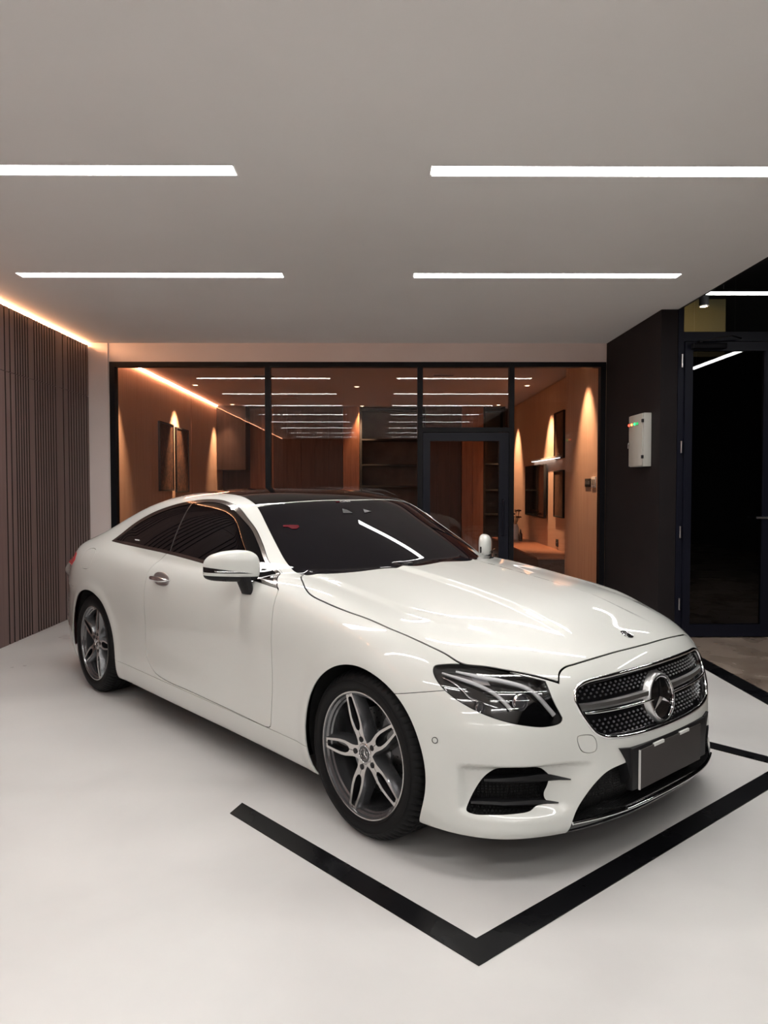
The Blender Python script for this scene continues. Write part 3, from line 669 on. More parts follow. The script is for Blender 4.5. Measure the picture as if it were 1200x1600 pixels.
# passage: block coloured olive to stand for the lit area behind the transom, dark pillar
M['olive']=mat('olive lit patch',(.07,.055,.014),.7)  # yellowish light put into the colour
struct(box('wall_lit_patch',3.40,4.13,9.0,9.2,2.95,3.63,M['olive']))
def passlight(x,y,z,lab,L=0):
    t=tag(empty('ceiling_light',(x,y,z)),lab,'ceiling light')
    return t
t=tag(empty('downlight',(3.61,8.4,3.41)),'small warm downlight above the passage door','downlight')
bm=bmesh.new(); lathe(bm,[(.042,0),(.055,0),(.055,-.006),(.042,-.010)],n=24,closed=True); bm_obj('trim_ring',bm,M['channel'],t,smooth=40)
bm=bmesh.new(); cyl(bm,(0,0,-.002),(0,0,-1),.036,.002,20); bm_obj('bulb',bm,M['bulb'],t)
bm=bmesh.new(); cyl(bm,(0,0,.0),(0,0,1),.05,.88,20); bm_obj('canister',bm,M['black'],t,smooth=40)
l=bpy.data.lights.new('passage_beam','SPOT'); l.energy=14; l.color=(1,.75,.35); l.spot_size=2.2; l.shadow_soft_size=.04
lo=bpy.data.objects.new('passage_beam',l); col.objects.link(lo); lo.parent=t; lo.location=(0,0,-.02); lo.rotation_euler=(.9,0,0)
t=tag(empty('ceiling_light',(4.3,7.9,3.41)),'thin white strip light hanging in the dark passage at the right edge','ceiling light')
box('light_strip',-.95,.95,-.02,.02,0,.02,M['strip'],t); box('housing',-.96,.96,-.025,.025,.021,.05,M['black'],t)
for x in (-.7,.7): bm=bmesh.new(); tube(bm,[(x,0,.05),(x,0,.885)],.004,6); bm_obj('suspension_wire',bm,M['steel'],t)
t=tag(empty('ceiling_light',(4.37,4.15,3.03)),'white strip light in the dark passage, seen only mirrored in the glazed passage door','ceiling light')
box('light_strip',-.03,.03,-.75,.75,0,.02,M['strip'],t); box('housing',-.035,.035,-.76,.76,.021,.05,M['black'],t)
for y in (-.6,.6): bm=bmesh.new(); tube(bm,[(0,y,.05),(0,y,1.265)],.004,6); bm_obj('suspension_wire',bm,M['steel'],t)
# ================================================================ THE CAR
M['paint']=mat('white car paint',(.665,.675,.640),.38,coat=1,coat_rough=.015)
M['paint'].node_tree.nodes['Principled BSDF'].inputs['Coat IOR'].default_value=1.55
M['car_glass']=mat('dark tinted car glass',(.0015,.0013,.002),.02,coat=0,spec=.28)
M['ws_glass']=mat('tinted windscreen glass',(.004,.0035,.0055),.02,spec=.32)
M['roof_black']=mat('black glass roof',(.004,.003,.0035),.03,spec=.32)
M['liner']=mat('black wheel arch felt',(.006,.006,.006),.9)
M['trim_chrome']=mat('satin chrome window strip',(.34,.31,.295),.12,1)
M['gloss_black']=mat('gloss black plastic',(.007,.007,.008),.08,coat=1)
M['matt_black']=mat('matt black plastic',(.009,.009,.010),.5,spec=.3)
M['tyre']=mat('tyre rubber',(.006,.006,.0065),.6,spec=.2)
M['rim_dark']=mat('tremolite grey wheel lacquer',(.17,.172,.18),.24,.8,coat=.8)
M['rim_cut']=mat('machined wheel face',(.62,.60,.585),.22,1)
M['disc']=mat('brake disc steel',(.33,.33,.33),.35,1)
M['silver']=mat('satin silver',(.70,.70,.70),.33,1)
M['stud']=mat('dim metal stud',(.30,.30,.31),.3,1)
M['lens']=pane('headlight cover glass',(.97,.97,.97))
M['reflector']=mat('headlight reflector',(.75,.75,.77),.10,1)
M['light_guide']=mat('frosted light guide',(.93,.93,.95),.22,.0,coat=1)
M['red_lamp']=mat('red lamp glass',(.35,.004,.010),.15,coat=1,emit=(1,.01,.03),estr=.4)
M['plate']=mat('plain dark grey plate',(.052,.046,.044),.6,spec=.2)
XC,YC,HD=.60572,3.56854,-.854772
car=empty('car',(XC,YC,0),HD)
tag(car,'white two-door coupe with black glass roof standing on the white floor','car')
# ---- master half shell (car's right side, y<0), trimmed into panels below
V0,Q0=surface_net((-4.06,-1.0,.1),(.92,.032,1.46),.016,f); V0=project(V0)
H0=clip(V0,tris(Q0),V0[:,1].copy())
H0[0][np.abs(H0[0][:,1])<1e-5,1]=0
FRONT=lambda V:(V[:,0]>.2); TOP=lambda V:(V[:,2]>.62)
def xz(poly,cond=None,**k):
    g=poly_sdf(smooth_closed(poly,**k)); return lambda V:np.where(cond(V),g(V[:,0],V[:,2]),1.) if cond else g(V[:,0],V[:,2])
def xy(poly,cond,**k):
    g=poly_sdf(smooth_closed(poly,**k)); return lambda V:np.where(cond(V),g(V[:,0],V[:,1]),1.)
def yz(poly,cond,**k):
    g=poly_sdf(smooth_closed(poly,**k)); return lambda V:np.where(cond(V),g(V[:,1],V[:,2]),1.)
SIDE=lambda V:(V[:,1]<-.40)
R=H0
R=cut(R,lambda V:.168-V[:,2],0,1)[0]
for cx,zc,rr in ((.008,.347,.358),(-2.860,.308,.400)):
    R=cut(R,lambda V:np.where(V[:,1]<-.35,rr-np.hypot(V[:,0]-cx,V[:,2]-zc),-1.),0,3)[0]
# side glass
XZ=lambda n:[(p[0],p[2]) for p in TR3[n]]
XY=lambda n:[(p[0],p[1]) for p in TR3[n]]
trim_o=XZ('trim'); glass_i=XZ('glass')
D,R=cut(R,xz(trim_o,SIDE,corner=[0,11,12]),.001,3)
G,TR=cut(D,xz(glass_i,SIDE,corner=[0,11]),.0004,3)
div=lambda V:-(V[:,0]-(-1.880+(V[:,2]-1.03)*-.10))
GD,GQ=cut(G,div,.004,2)
STRIP=cut(cut(G,lambda V:np.abs(div(V))-.0035,0,3)[0],lambda V:V[:,2]-2,0,0)[0]
# windscreen, roof glass, rear window
ws=XY('ws_edge')+[(-.430,.03),(-.430,.3),(-1.115,.3),(-1.115,.03)]+XY('ws_top')
nw=len(TR3['ws_edge'])
W,R=cut(R,xy(ws,lambda V:V[:,2]>.9,corner=[0,nw+1,nw+2]),.001,3)
tp=[(x-.010,y) for x,y in XY('ws_top')][::-1]
rg=[(XY('ws_edge')[0][0]-.012,XY('ws_edge')[0][1]+.006)]+tp+[(-1.127,.03),(-1.127,.3),(-2.42,.3),(-2.42,.0),(-2.41,-.2),(-2.37,-.455),(-1.9,-.505),(-1.5,-.540)]
nt_=len(tp)
RG,R=cut(R,xy(rg,lambda V:V[:,2]>1.2,corner=[0,nt_+2,nt_+3,nt_+6]),.0015,3)
rw=[(-2.44,.3),(-2.44,0),(-2.43,-.2),(-2.40,-.455),(-2.75,-.50),(-3.10,-.53),(-3.22,-.50),(-3.26,-.2),(-3.265,0),(-3.265,.3)]
RW,R=cut(R,xy(rw,lambda V:V[:,2]>.95,corner=[0,3,9]),.002,2)
# headlamp
hl=TR3['headlight']
HL,R=cut(R,region(hl,(.68,-.68,.26),lambda V:(V[:,0]>.25)&(V[:,2]>.45)&(V[:,1]<-.4),corner=[6,8]),.0015,3)
# grille
gr=[(-.478,.600),(-.484,.637),(-.470,.675),(-.425,.696),(-.297,.706),(-.155,.708),(0,.708),(.3,.708),(.3,.477),(0,.477),(-.136,.479),(-.251,.484),(-.340,.491),(-.398,.501),(-.433,.520),(-.462,.563)]
GR,R=cut(R,yz(gr,lambda V:V[:,0]>.5,corner=[7,8]),.001,3)
# side intake
it=TR3['intake']
ID=(.62,-.76,.15)
IN,R=cut(R,region(it,ID,lambda V:(V[:,0]>.4)&(V[:,2]<.5)&(V[:,1]<-.4)),.0005,3)
# lower middle opening with the black lip below it
lo_=[(-.552,.150),(-.527,.218),(-.488,.279),(-.438,.343),(-.394,.377),(-.321,.394),(-.2,.402),(0,.404),(.3,.404),(.3,.150)]
LOW,R=cut(R,yz(lo_,lambda V:V[:,0]>.5,corner=[0,8,9]),.0005,3)
lipf=lambda V:V[:,2]-(.232-.02*(np.abs(V[:,1])/.5)**2)
LIP,LOW=cut(LOW,lipf,.0005,2)
# bonnet
hood=[(-.430,.3),(-.430,.03)]+XY('ws_edge')[::-1][:5]+XY('hood_side')+[(.706,-.104),(.709,0),(.709,.3)]
hc=[0,5,len(hood)-1]+[2+5+TR3['hood_corner']]
HD_,R=cut(R,xy(hood,lambda V:V[:,2]>.62,corner=hc),.0033,3)
# door, skirt, bumper, wing, boot
door=[(-1.897,1.020),(-1.960,.975),(-1.990,.915),(-2.000,.80),(-2.005,.60),(-2.020,.470),(-1.985,.385),(-1.890,.325),(-1.760,.304),(-1.418,.300),(-1.010,.294),(-.690,.288),(-.645,.300),(-.632,.40),(-.622,.65),(-.632,.82),(-.660,.925),(-.690,.940),(-.870,.958),(-1.419,1.000)]
DO,R=cut(R,xz(door,SIDE,corner=[0,11,17]),.0023,3)
SK,R=cut(R,lambda V:np.where((V[:,1]<-.3)&(V[:,0]>-2.6)&(V[:,0]<-.2),V[:,2]-(.287+(V[:,0]<-.66)*(-.66-V[:,0])*.003),1.),.0012,2)
seam=lambda V:np.where(V[:,0]>.05,V[:,2]-np.where(V[:,0]<.45,.636+(V[:,0]-.225)*.19,9.),1.)
BU,R=cut(R,seam,.0013,3)
WI,R=cut(R,lambda V:-(V[:,0]-np.where(V[:,2]>.93,-.665-(V[:,2]-.93)*2.3,-.665)),.001,3)
FU,R=cut(R,xz([(-3.075,.885),(-3.075,.940),(-3.040,.970),(-2.930,.978),(-2.885,.955),(-2.880,.880),(-2.910,.850),(-3.040,.852)],SIDE),.0013,3)
TL,R=cut(R,lambda V:np.where(V[:,1]<-.42,poly_sdf([(-3.26,.925),(-3.225,.885),(-3.32,.838),(-4.2,.80),(-4.2,.93),(-3.5,.935)])(V[:,0],V[:,2]),1.),.002,3)
RB,R=cut(R,lambda V:np.maximum(V[:,2]-.70,V[:,0]+3.18),.002,2)
BT,R=cut(R,lambda V:np.where(V[:,2]>.70,np.maximum(-V[:,1]-.60+.0*V[:,0],V[:,0]+3.30),1.),.002,2)
TC,BU=cut(BU,yz([(-.505,.512),(-.478,.517),(-.445,.508),(-.434,.478),(-.440,.455),(-.462,.450),(-.488,.458),(-.503,.485)],lambda V:V[:,0]>.6),.0012,4)
def weld_mirror(m):
    V,F=m; on=np.abs(V[:,1])<1e-7; mp=np.arange(len(V)); new=np.where(~on)[0]; mp[new]=len(V)+np.arange(len(new))
    return np.concatenate([V,V[new]*[1,-1,1]]),np.concatenate([F,mp[F][:,::-1]])
def flip(m): return m[0]*[1,-1,1],m[1][:,::-1]
def boundary(F):
    E=np.concatenate([F[:,[0,1]],F[:,[1,2]],F[:,[2,0]]]); key=np.sort(E,1); k=key[:,0].astype(np.int64)*(1<<32)+key[:,1]
    u,inv,c=np.unique(k,return_inverse=True,return_counts=True); return E[c[inv]==1]
def half(V):
    """surface normals, worked out on one side and mirrored to the other"""
    k=V[:,1]<=1e-9; N=np.empty_like(V)
    if k.all() or (~k).all(): return (normals(V) if k.all() else normals(V*[1,-1,1])*[1,-1,1])
    nk=k.sum()
    if np.allclose(V[nk:]*[1,-1,1],V[:nk][np.abs(V[:nk,1])>1e-7]) if len(V)-nk==(np.abs(V[:nk,1])>1e-7).sum() else False:
        a=normals(V[:nk]); N[:nk]=a; N[nk:]=a[np.abs(V[:nk,1])>1e-7]*[1,-1,1]; return N
    return normals(V)
def panel(name,m,mt,parent,depth=.006,lift=0.,label=None):
    """sheet with analytic normals and a folded-in edge"""
    V,F=m; N=half(V); V=V+N*lift; B=boundary(F); n=len(V)
    faces=[tuple(t) for t in F]; VV=V; NN=N
    if depth and len(B):
        ub,inv=np.unique(B,return_inverse=True); inv=inv.reshape(B.shape)
        a=V[ub]; b=V[ub]-N[ub]*depth; VV=np.concatenate([V,a,b]); NN=np.concatenate([N,np.zeros_like(a),np.zeros_like(b)]); k=len(ub)
        faces+=[(n+j,n+i,n+k+i,n+k+j) for i,j in inv]
    o=mesh_obj(name,VV,faces,mt,parent,N=NN)
    if label: o['label']=label
    return o
def tray(name,m,mt,parent,depth,label=None):
    V,F=m; N=half(V); B=boundary(F); n=len(V); fl=V-N*depth; ub,inv=np.unique(B,return_inverse=True); inv=inv.reshape(B.shape)
    VV=np.concatenate([fl,V[ub]-N[ub]*.001,fl[ub]]); k=len(ub); NN=np.concatenate([N,np.zeros((2*k,3))])
    o=mesh_obj(name,VV,[tuple(t) for t in F]+[(n+j,n+i,n+k+i,n+k+j) for i,j in inv],mt,parent,N=NN)
    if label: o['label']=label
    return o
def both(fn,m,*a,**k): return fn(a[0],m,*a[1:],**k),fn(a[0],flip(m),*a[1:],**k)
PT=M['paint']
panel('hood',weld_mirror(HD_),PT,car)
both(panel,DO,'door',PT,car); doors=[o for o in car.children if o.name.startswith('door')]
both(panel,WI,'front_fender',PT,car); both(panel,SK,'side_skirt',PT,car)
fb=panel('front_bumper',weld_mirror(BU),PT,car)
both(panel,R,'quarter_panel',PT,car); both(panel,FU,'fuel_flap',PT,car,.008)
panel('rear_bumper',weld_mirror(RB),PT,car); panel('boot_lid',weld_mirror(BT),PT,car)
both(panel,TL,'tail_light',M['red_lamp'],car,.012)
both(panel,TC,'tow_hook_cover',PT,fb,.006)
wsc=panel('windshield',weld_mirror(W),M['ws_glass'],car,.010,-.002,label='dark tinted windscreen')
panel('roof_glass',weld_mirror(RG),M['roof_black'],car,.010,-.001,label='black glass roof')
panel('rear_window',weld_mirror(RW),M['car_glass'],car,.010,-.002)
both(panel,GD,'side_window',M['car_glass'],car,.006,-.003); both(panel,GQ,'quarter_window',M['car_glass'],car,.006,-.003)
both(panel,TR,'window_trim',M['trim_chrome'],car,.008,.001,label='bright metal window surround'); both(panel,STRIP,'window_divider',mat('satin divider strip',(.22,.2,.19),.35,1),car,.004,-.001)
# ---- dark inner body and wheel houses
Vi,Qi=surface_net((-4.06,-1.0,.1),(.92,1.0,1.46),.045,f); Vi=project(Vi); Vi2=Vi-normals(Vi)*.055
L_=(Vi2,tris(Qi))
for cx in (.008,-2.86):
    L_=clip(L_[0],L_[1],np.where(np.abs(L_[0][:,1])>.45,.45-np.hypot(L_[0][:,0]-cx,L_[0][:,2]-.34),-1.))
mesh_obj('inner_structure',L_[0],L_[1],M['liner'],car)
for s in (-1,1):
    for cx,rr,cz in ((.008,.385,.347),(-2.86,.425,.315)):
        bm=bmesh.new(); n=40; A=[];B=[];yi=s*.50
        for i in range(n+1):
            a=-.40+(PI+.80)*i/n; x_=cx+rr*math.cos(a); z_=cz+rr*math.sin(a); yo=s*(float(WT(np.array(x_),np.array(z_)))-.035)
            A.append(bm.verts.new((x_,yo,z_))); B.append(bm.verts.new((x_,yi,z_)))
        for i in range(n): bm.faces.new((A[i],A[i+1],B[i+1],B[i]))
        bm.faces.new(B); bm_obj('wheel_arch_liner',bm,M['liner'],car)
# ---- grille
grille=tray('grille',weld_mirror(GR),M['gloss_black'],car,.030,label='black grille mesh with rows of small bright studs')
grp=np.array([p for p in gr if p[0]<=0]); gs=smooth_closed([(-.478,.600),(-.484,.637),(-.470,.675),(-.425,.696),(-.297,.706),(-.155,.708),(0,.708),(.155,.708),(.297,.706),(.425,.696),(.470,.675),(.484,.637),(.478,.600),(.462,.563),(.433,.520),(.398,.501),(.340,.491),(.251,.484),(.136,.479),(0,.477),(-.136,.479),(-.251,.484),(-.340,.491),(-.398,.501),(-.433,.520),(-.462,.563)],5)
def on_front(y,z):
    p=np.stack([FT(z,np.abs(y)),y,z],1); return project(p,6)
ring=on_front(gs[:,0],gs[:,1]); ring=ring-normals(ring)*.004
bm=bmesh.new(); pts=list(ring)+[ring[0],ring[1]]; tube(bm,pts,.0078,12,cap=False); bm_obj('grille_surround',bm,M['chrome'],grille,smooth=60).__setitem__('label','chrome frame of the grille')
gsd=poly_sdf(gs)
yy=[];zz=[]
for r_ in range(16):
    for c_ in range(-22,23):
        y=(c_+.5*(r_%2))*.0285; z=.484+r_*.0142
        if math.hypot(y,z-.578)>.104 and abs(z-.597)>.030: yy.append(y); zz.append(z)
yy=np.array(yy); zz=np.array(zz); k_=gsd(yy,zz)<-.012; sp_=on_front(yy[k_],zz[k_]); sn_=normals(sp_)
bm=bmesh.new()
for p_,n_ in zip(sp_,sn_): cyl(bm,p_-n_*.0292,n_,.0047,.0045,8,r2=.0028)
bm_obj('grille_mesh',bm,M['stud'],grille,smooth=40)
# twin blade bar and star emblem
def gx(y,z): return float(on_front(np.array([y]),np.array([z]))[0,0])
for s in (-1,1):
    bm=bmesh.new(); st=[]
    for i in range(13):
        y=s*(.075+(.462-.075)*i/12); h=.0185-.004*i/12; zc=.604-.006*(1-i/12); x=gx(y,.60)-.012+(.0 if i<12 else -.004)
        sec=[(x-.014,zc+h),(x+.0,zc+h*.8),(x+.003,zc-h*.1),(x-.006,zc-h*.75),(x-.014,zc-h)]
        st.append([bm.verts.new((a,y,b)) for a,b in sec])
    for A,B in zip(st,st[1:]):
        for k in range(5): bm.faces.new((A[k],A[(k+1)%5],B[(k+1)%5],B[k]))
    bm.faces.new(st[0]); bm.faces.new(st[-1]); bm_obj('grille_blade',bm,M['silver'],grille,smooth=30)
    bm=bmesh.new(); tube(bm,[(gx(s*y,.575)-.006,s*y,.578+.010*(y/.46)) for y in np.linspace(.08,.46,12)],[.0052]*11+[.003],10); bm_obj('chrome_strip',bm,M['chrome'],grille,smooth=50)
def star_mesh(bm,c,R_,nrm,upv,thick,ringr,mi=0,ring=True,rw=.14):
    nrm=Vector(nrm).normalized(); upv=(Vector(upv)-nrm*Vector(upv).dot(nrm)).normalized(); rt_=upv.cross(nrm); c=Vector(c)
    ctr=bm.verts.new(c+nrm*thick)
    for k in range(3):
        a=PI/2+k*2*PI/3; dvec=rt_*math.cos(a)+upv*math.sin(a); sd=-rt_*math.sin(a)+upv*math.cos(a)
        tip=bm.verts.new(c+dvec*R_*.97+nrm*thick*.25); l=bm.verts.new(c+(dvec*math.cos(PI/3)+sd*math.sin(PI/3))*R_*rw); r=bm.verts.new(c+(dvec*math.cos(PI/3)-sd*math.sin(PI/3))*R_*rw)
        bm.faces.new((ctr,tip,l)); bm.faces.new((ctr,r,tip)); tb=bm.verts.new(c+dvec*R_*.97-nrm*.001); cb=bm.verts.new(c-nrm*.001)
        bm.faces.new((tip,tb,cb,l)); bm.faces.new((tip,r,cb,tb))
    if ring:
        n=48; m_=8; rr=[]
        for i in range(n):
            a=2*PI*i/n; d_=rt_*math.cos(a)+upv*math.sin(a)
            rr.append([bm.verts.new(c+d_*(R_+ringr*math.cos(2*PI*j/m_))+nrm*(thick*.3+ringr*math.sin(2*PI*j/m_))) for j in range(m_)])
        for i in range(n):
            for j in range(m_): bm.faces.new((rr[i][j],rr[(i+1)%n][j],rr[(i+1)%n][(j+1)%m_],rr[i][(j+1)%m_]))
EN=Vector((1,0,.16)).normalized(); EC=Vector((gx(0,.574)-.017,0,.572))
bm=bmesh.new()
prof=[(.118,-.060),(.112,-.035),(.104,-.012),(.098,.002),(.0925,.009),(.0895,.010),(.088,.004)]
rings=[]
for r_,h in prof:
    rings.append([bm.verts.new(EC+EN*h+(Vector((0,1,0))*math.cos(a)+Vector((-.16,0,1)).normalized()*math.sin(a))*r_) for a in [2*PI*i/56 for i in range(56)]])
for A,B in zip(rings,rings[1:]):
    for i in range(56): bm.faces.new((A[i],A[(i+1)%56],B[(i+1)%56],B[i]))
em=bm_obj('emblem_mount',bm,M['silver'],grille,smooth=50)
bm=bmesh.new(); cyl(bm,EC+EN*-.004,EN,.087,.006,48); bm_obj('emblem_disc',bm,M['gloss_black'],em)
bm=bmesh.new(); star_mesh(bm,EC+EN*.003,.084,EN,(0,0,1),.010,.0045); bm_obj('emblem_star',bm,M['chrome'],em,smooth=25)
# bonnet badge
bp=project(np.array([[.640,0,.80]]),6); bn_=Vector(normals(bp)[0]); bc=Vector(bp[0])
bm=bmesh.new(); cyl(bm,bc-bn_*.001,bn_,.0265,.003,32); bd=bm_obj('hood_badge',bm,M['gloss_black'],car,smooth=30)
bm=bmesh.new(); star_mesh(bm,bc+bn_*.003,.019,bn_,(-1,0,0),.0025,.0013,rw=.2)
n=36
for r_ in (.0262,):
    rr=[]
    u_=bn_.orthogonal().normalized(); v_=bn_.cross(u_)
    for i in range(n):
        a=2*PI*i/n; d_=u_*math.cos(a)+v_*math.sin(a); rr.append([bm.verts.new(bc+bn_*.002+d_*(r_+.0016*math.cos(j*PI/3))+bn_*.0016*math.sin(j*PI/3)) for j in range(6)])
    for i in range(n):
        for j in range(6): bm.faces.new((rr[i][j],rr[(i+1)%n][j],rr[(i+1)%n][(j+1)%6],rr[i][(j+1)%6]))
bm_obj('badge_star',bm,M['chrome'],bd,smooth=25)
# ---- side intakes: honeycomb backing and two fins each
M['mesh_black']=mat('black honeycomb',(.006,.006,.0065),.5,spec=.25)
t_,N_,L2_,b_=nt(M['mesh_black']); tc=N_.new('ShaderNodeTexCoord'); vo=N_.new('ShaderNodeTexVoronoi'); vo.feature='DISTANCE_TO_EDGE'; vo.inputs['Scale'].default_value=100; vo.inputs['Randomness'].default_value=.15
L2_.new(tc.outputs['Object'],vo.inputs['Vector']); bp_=N_.new('ShaderNodeBump'); bp_.inputs['Distance'].default_value=.003; bp_.inputs['Strength'].default_value=1; bp_.invert=True
mr=N_.new('ShaderNodeMapRange'); mr.inputs[1].default_value=0; mr.inputs[2].default_value=.12; L2_.new(vo.outputs['Distance'],mr.inputs[0]); L2_.new(mr.outputs[0],bp_.inputs['Height']); L2_.new(bp_.outputs[0],b_.inputs['Normal'])
ia,ib=both(tray,IN,'air_intake',M['mesh_black'],car,.040)
def fin(s,zc,pts,tipx):
    """fin from outer rear end to the pointed inner end; pts are (x,y,half height,depth)"""
    bm=bmesh.new(); st=[]
    for x,y,h,dp in pts:
        p=project(np.array([[x,y,zc]]),5); n_=Vector(normals(p)[0]); c=Vector(p[0]); n_=Vector((n_.x,n_.y,0)).normalized()
        sec=[c+n_*.007+Vector((0,0,-h*.2)),c+n_*.002+Vector((0,0,h)),c-n_*dp+Vector((0,0,h)),c-n_*dp+Vector((0,0,-h)),c+n_*.001+Vector((0,0,-h))]
        st.append([bm.verts.new((q.x,q.y*(-s if s>0 else 1),q.z)) for q in sec])
    for A,B in zip(st,st[1:]):
        for k in range(5): bm.faces.new((A[k],A[(k+1)%5],B[(k+1)%5],B[k]))
    bm.faces.new(st[0]); bm.faces.new(st[-1]); return bm
for s,par in ((-1,ia),(1,ib)):
    bm=fin(s,.357,[(.537,-.770,.006,.03),(.56,-.752,.007,.03),(.60,-.72,.009,.03),(.65,-.665,.011,.03),(.680,-.62,.014,.02),(.700,-.590,.013,.012),(.722,-.560,.007,.01),(.745,-.532,.0015,.006)],0); bm_obj('intake_fin',bm,M['matt_black'],par,smooth=35)
    bm=fin(s,.280,[(.512,-.808,.005,.03),(.54,-.782,.007,.03),(.60,-.73,.008,.03),(.65,-.67,.010,.02),(.680,-.625,.010,.012),(.700,-.598,.006,.01),(.722,-.572,.0015,.006)],0); bm_obj('intake_fin',bm,M['matt_black'],par,smooth=35)
lw=tray('lower_intake',weld_mirror(LOW),M['mesh_black'],car,.05)
lp=panel('front_lip',weld_mirror(LIP),M['gloss_black'],car,.02)
ly=np.linspace(-.535,.535,49); lz=.209-.004*(np.abs(ly)/.5)**2; lpnt=on_front(ly,lz); bm=bmesh.new(); tube(bm,[p+np.array([.006,0,.001]) for p in lpnt],.0062,10); bm_obj('lip_chrome_strip',bm,M['chrome'],lp,smooth=60)
# number plate and its bracket
npb=box('plate_holder',.815,.845,-.295,.285,.285,.445,M['matt_black'],car,bevel=.006)
for s in (-1,1):
    bm=bmesh.new(); vs_=[bm.verts.new(v) for v in [(.79,s*.285,.30),(.838,s*.285,.30),(.838,s*.285,.445),(.79,s*.285,.445),(.79,s*.315,.405),(.832,s*.318,.405),(.826,s*.345,.452),(.79,s*.345,.452)]]
    for q in [(0,1,2,3),(4,5,6,7),(0,1,5,4),(1,2,6,5),(2,3,7,6),(3,0,4,7)]: bm.faces.new([vs_[i] for i in q])
    bm_obj('bracket_ear',bm,M['matt_black'],npb)
pl_=box('number_plate',.8465,.8525,-.252,.222,.283,.432,M['plate'],npb,bevel=.002); pl_['label']='blank dark grey number plate'
box('plate_edge',.8465,.8535,-.257,-.2525,.283,.432,M['plastic_white'],pl_)
for y in (-.155,.045): box('plate_clip',.846,.8545,y,y+.075,.424,.436,M['plastic_white'],pl_,bevel=.001)
# ---- headlamps
def lamp(s):
    m=HL if s<0 else flip(HL)
    hs=tray('headlight',m,M['gloss_black'],car,.036,label=None)
    def at(p,d):
        q=project(np.array([[p[0],p[1],p[2]]]),6); n_=normals(q)[0]; r=q[0]-n_*d; return Vector((r[0],r[1]*(1 if s<0 else -1),r[2]))
    def sweep(name,pts,r,d,m_,n=8,flatk=1):
        P_=[at(p,d) for p in pts]; Q=[]
        for i in range(len(P_)-1):
            p0=P_[max(i-1,0)];p1=P_[i];p2=P_[i+1];p3=P_[min(i+2,len(P_)-1)]
            for t in (0,.25,.5,.75): Q.append(.5*((2*p1)+(-p0+p2)*t+(2*p0-5*p1+4*p2-p3)*t*t+(-p0+3*p1-3*p2+p3)*t**3))
        Q.append(P_[-1]); rr=[r*(.45+.55*min(1,5*i/len(Q)))for i in range(len(Q))]
        bm=bmesh.new(); tube(bm,Q,rr,n); return bm_obj(name,bm,m_,hs,smooth=50)
    sweep('daytime_light',[(.40,-.775,.735),(0.471,-0.734,0.725),(0.534,-0.686,0.713),(0.591,-0.640,0.697),(0.624,-0.615,0.680),(0.652,-0.599,0.653),(0.679,-0.582,0.618),(0.696,-0.568,0.592)],.0088,.014,M['light_guide'])
    sweep('light_brow',[(0.362,-0.812,0.730),(0.443,-0.773,0.710),(0.494,-0.746,0.694),(0.540,-0.722,0.671),(0.574,-0.705,0.642),(0.599,-0.692,0.613)],.0078,.016,M['light_guide'])
    sweep('light_brow',[(0.369,-0.817,0.715),(0.413,-0.802,0.699),(0.455,-0.793,0.671),(0.480,-0.786,0.651),(0.524,-0.759,0.635),(0.563,-0.728,0.621)],.0050,.022,M['reflector'])
    # clear reflector wedge behind the brow
    bm=bmesh.new(); wv=[bm.verts.new(at(p,.024)) for p in [(.395,-.790,.732),(.455,-.752,.728),(.50,-.715,.722),(.52,-.716,.700),(.475,-.750,.700)]]; bm.faces.new(wv)
    bmesh.ops.solidify(bm,geom=bm.faces[:],thickness=.004); bm_obj('reflector_wedge',bm,M['reflector'],hs)
    # projectors
    for c,rad in (((.611,-.660,.642),.030),((.513,-.775,.622),.020)):
        a=at(c,.022); b=at(c,.006); ax=(Vector((1,-.25 if s<0 else .25,.05))).normalized()
        bm=bmesh.new(); n=36; pr=[(rad*1.02,-.004),(rad*1.08,.010),(rad*.98,.015),(rad*.88,.010),(rad*.86,-.004)]; u_=ax.orthogonal().normalized(); v_=ax.cross(u_); rg_=[]
        for r_,h in pr: rg_.append([bm.verts.new(a+ax*h+(u_*math.cos(2*PI*i/n)+v_*math.sin(2*PI*i/n))*r_) for i in range(n)])
        for A,B in zip(rg_,rg_[1:]):
            for i in range(n): bm.faces.new((A[i],A[(i+1)%n],B[(i+1)%n],B[i]))
        pj=bm_obj('projector_ring',bm,M['reflector'],hs,smooth=40)
        bm=bmesh.new(); rg_=[]
        for k in range(7):
            t=k/6*PI/2; rg_.append([bm.verts.new(a+ax*(.002+rad*.42*math.sin(t))+(u_*math.cos(2*PI*i/n)+v_*math.sin(2*PI*i/n))*max(rad*.86*math.cos(t),.0003)) for i in range(n)])
        for A,B in zip(rg_,rg_[1:]):
            for i in range(n): bm.faces.new((A[i],A[(i+1)%n],B[(i+1)%n],B[i]))
        bm_obj('projector_lens',bm,mat('projector glass',(.10,.10,.11),.04,coat=1),pj,smooth=60)
    # fine louvres of the module
    bm=bmesh.new()
    for k in range(4):
        a=at((.500+.012*k,-.757+.006*k,.690-.013*k),.028); b=at((.545+.010*k,-.725+.006*k,.688-.013*k),.028); tube(bm,[a,b],.0012,6)
    bm_obj('louvre_lines',bm,M['reflector'],hs)
    panel('cover_glass',m,M['lens'],hs,0,-.0005)
lamp(-1); lamp(1)
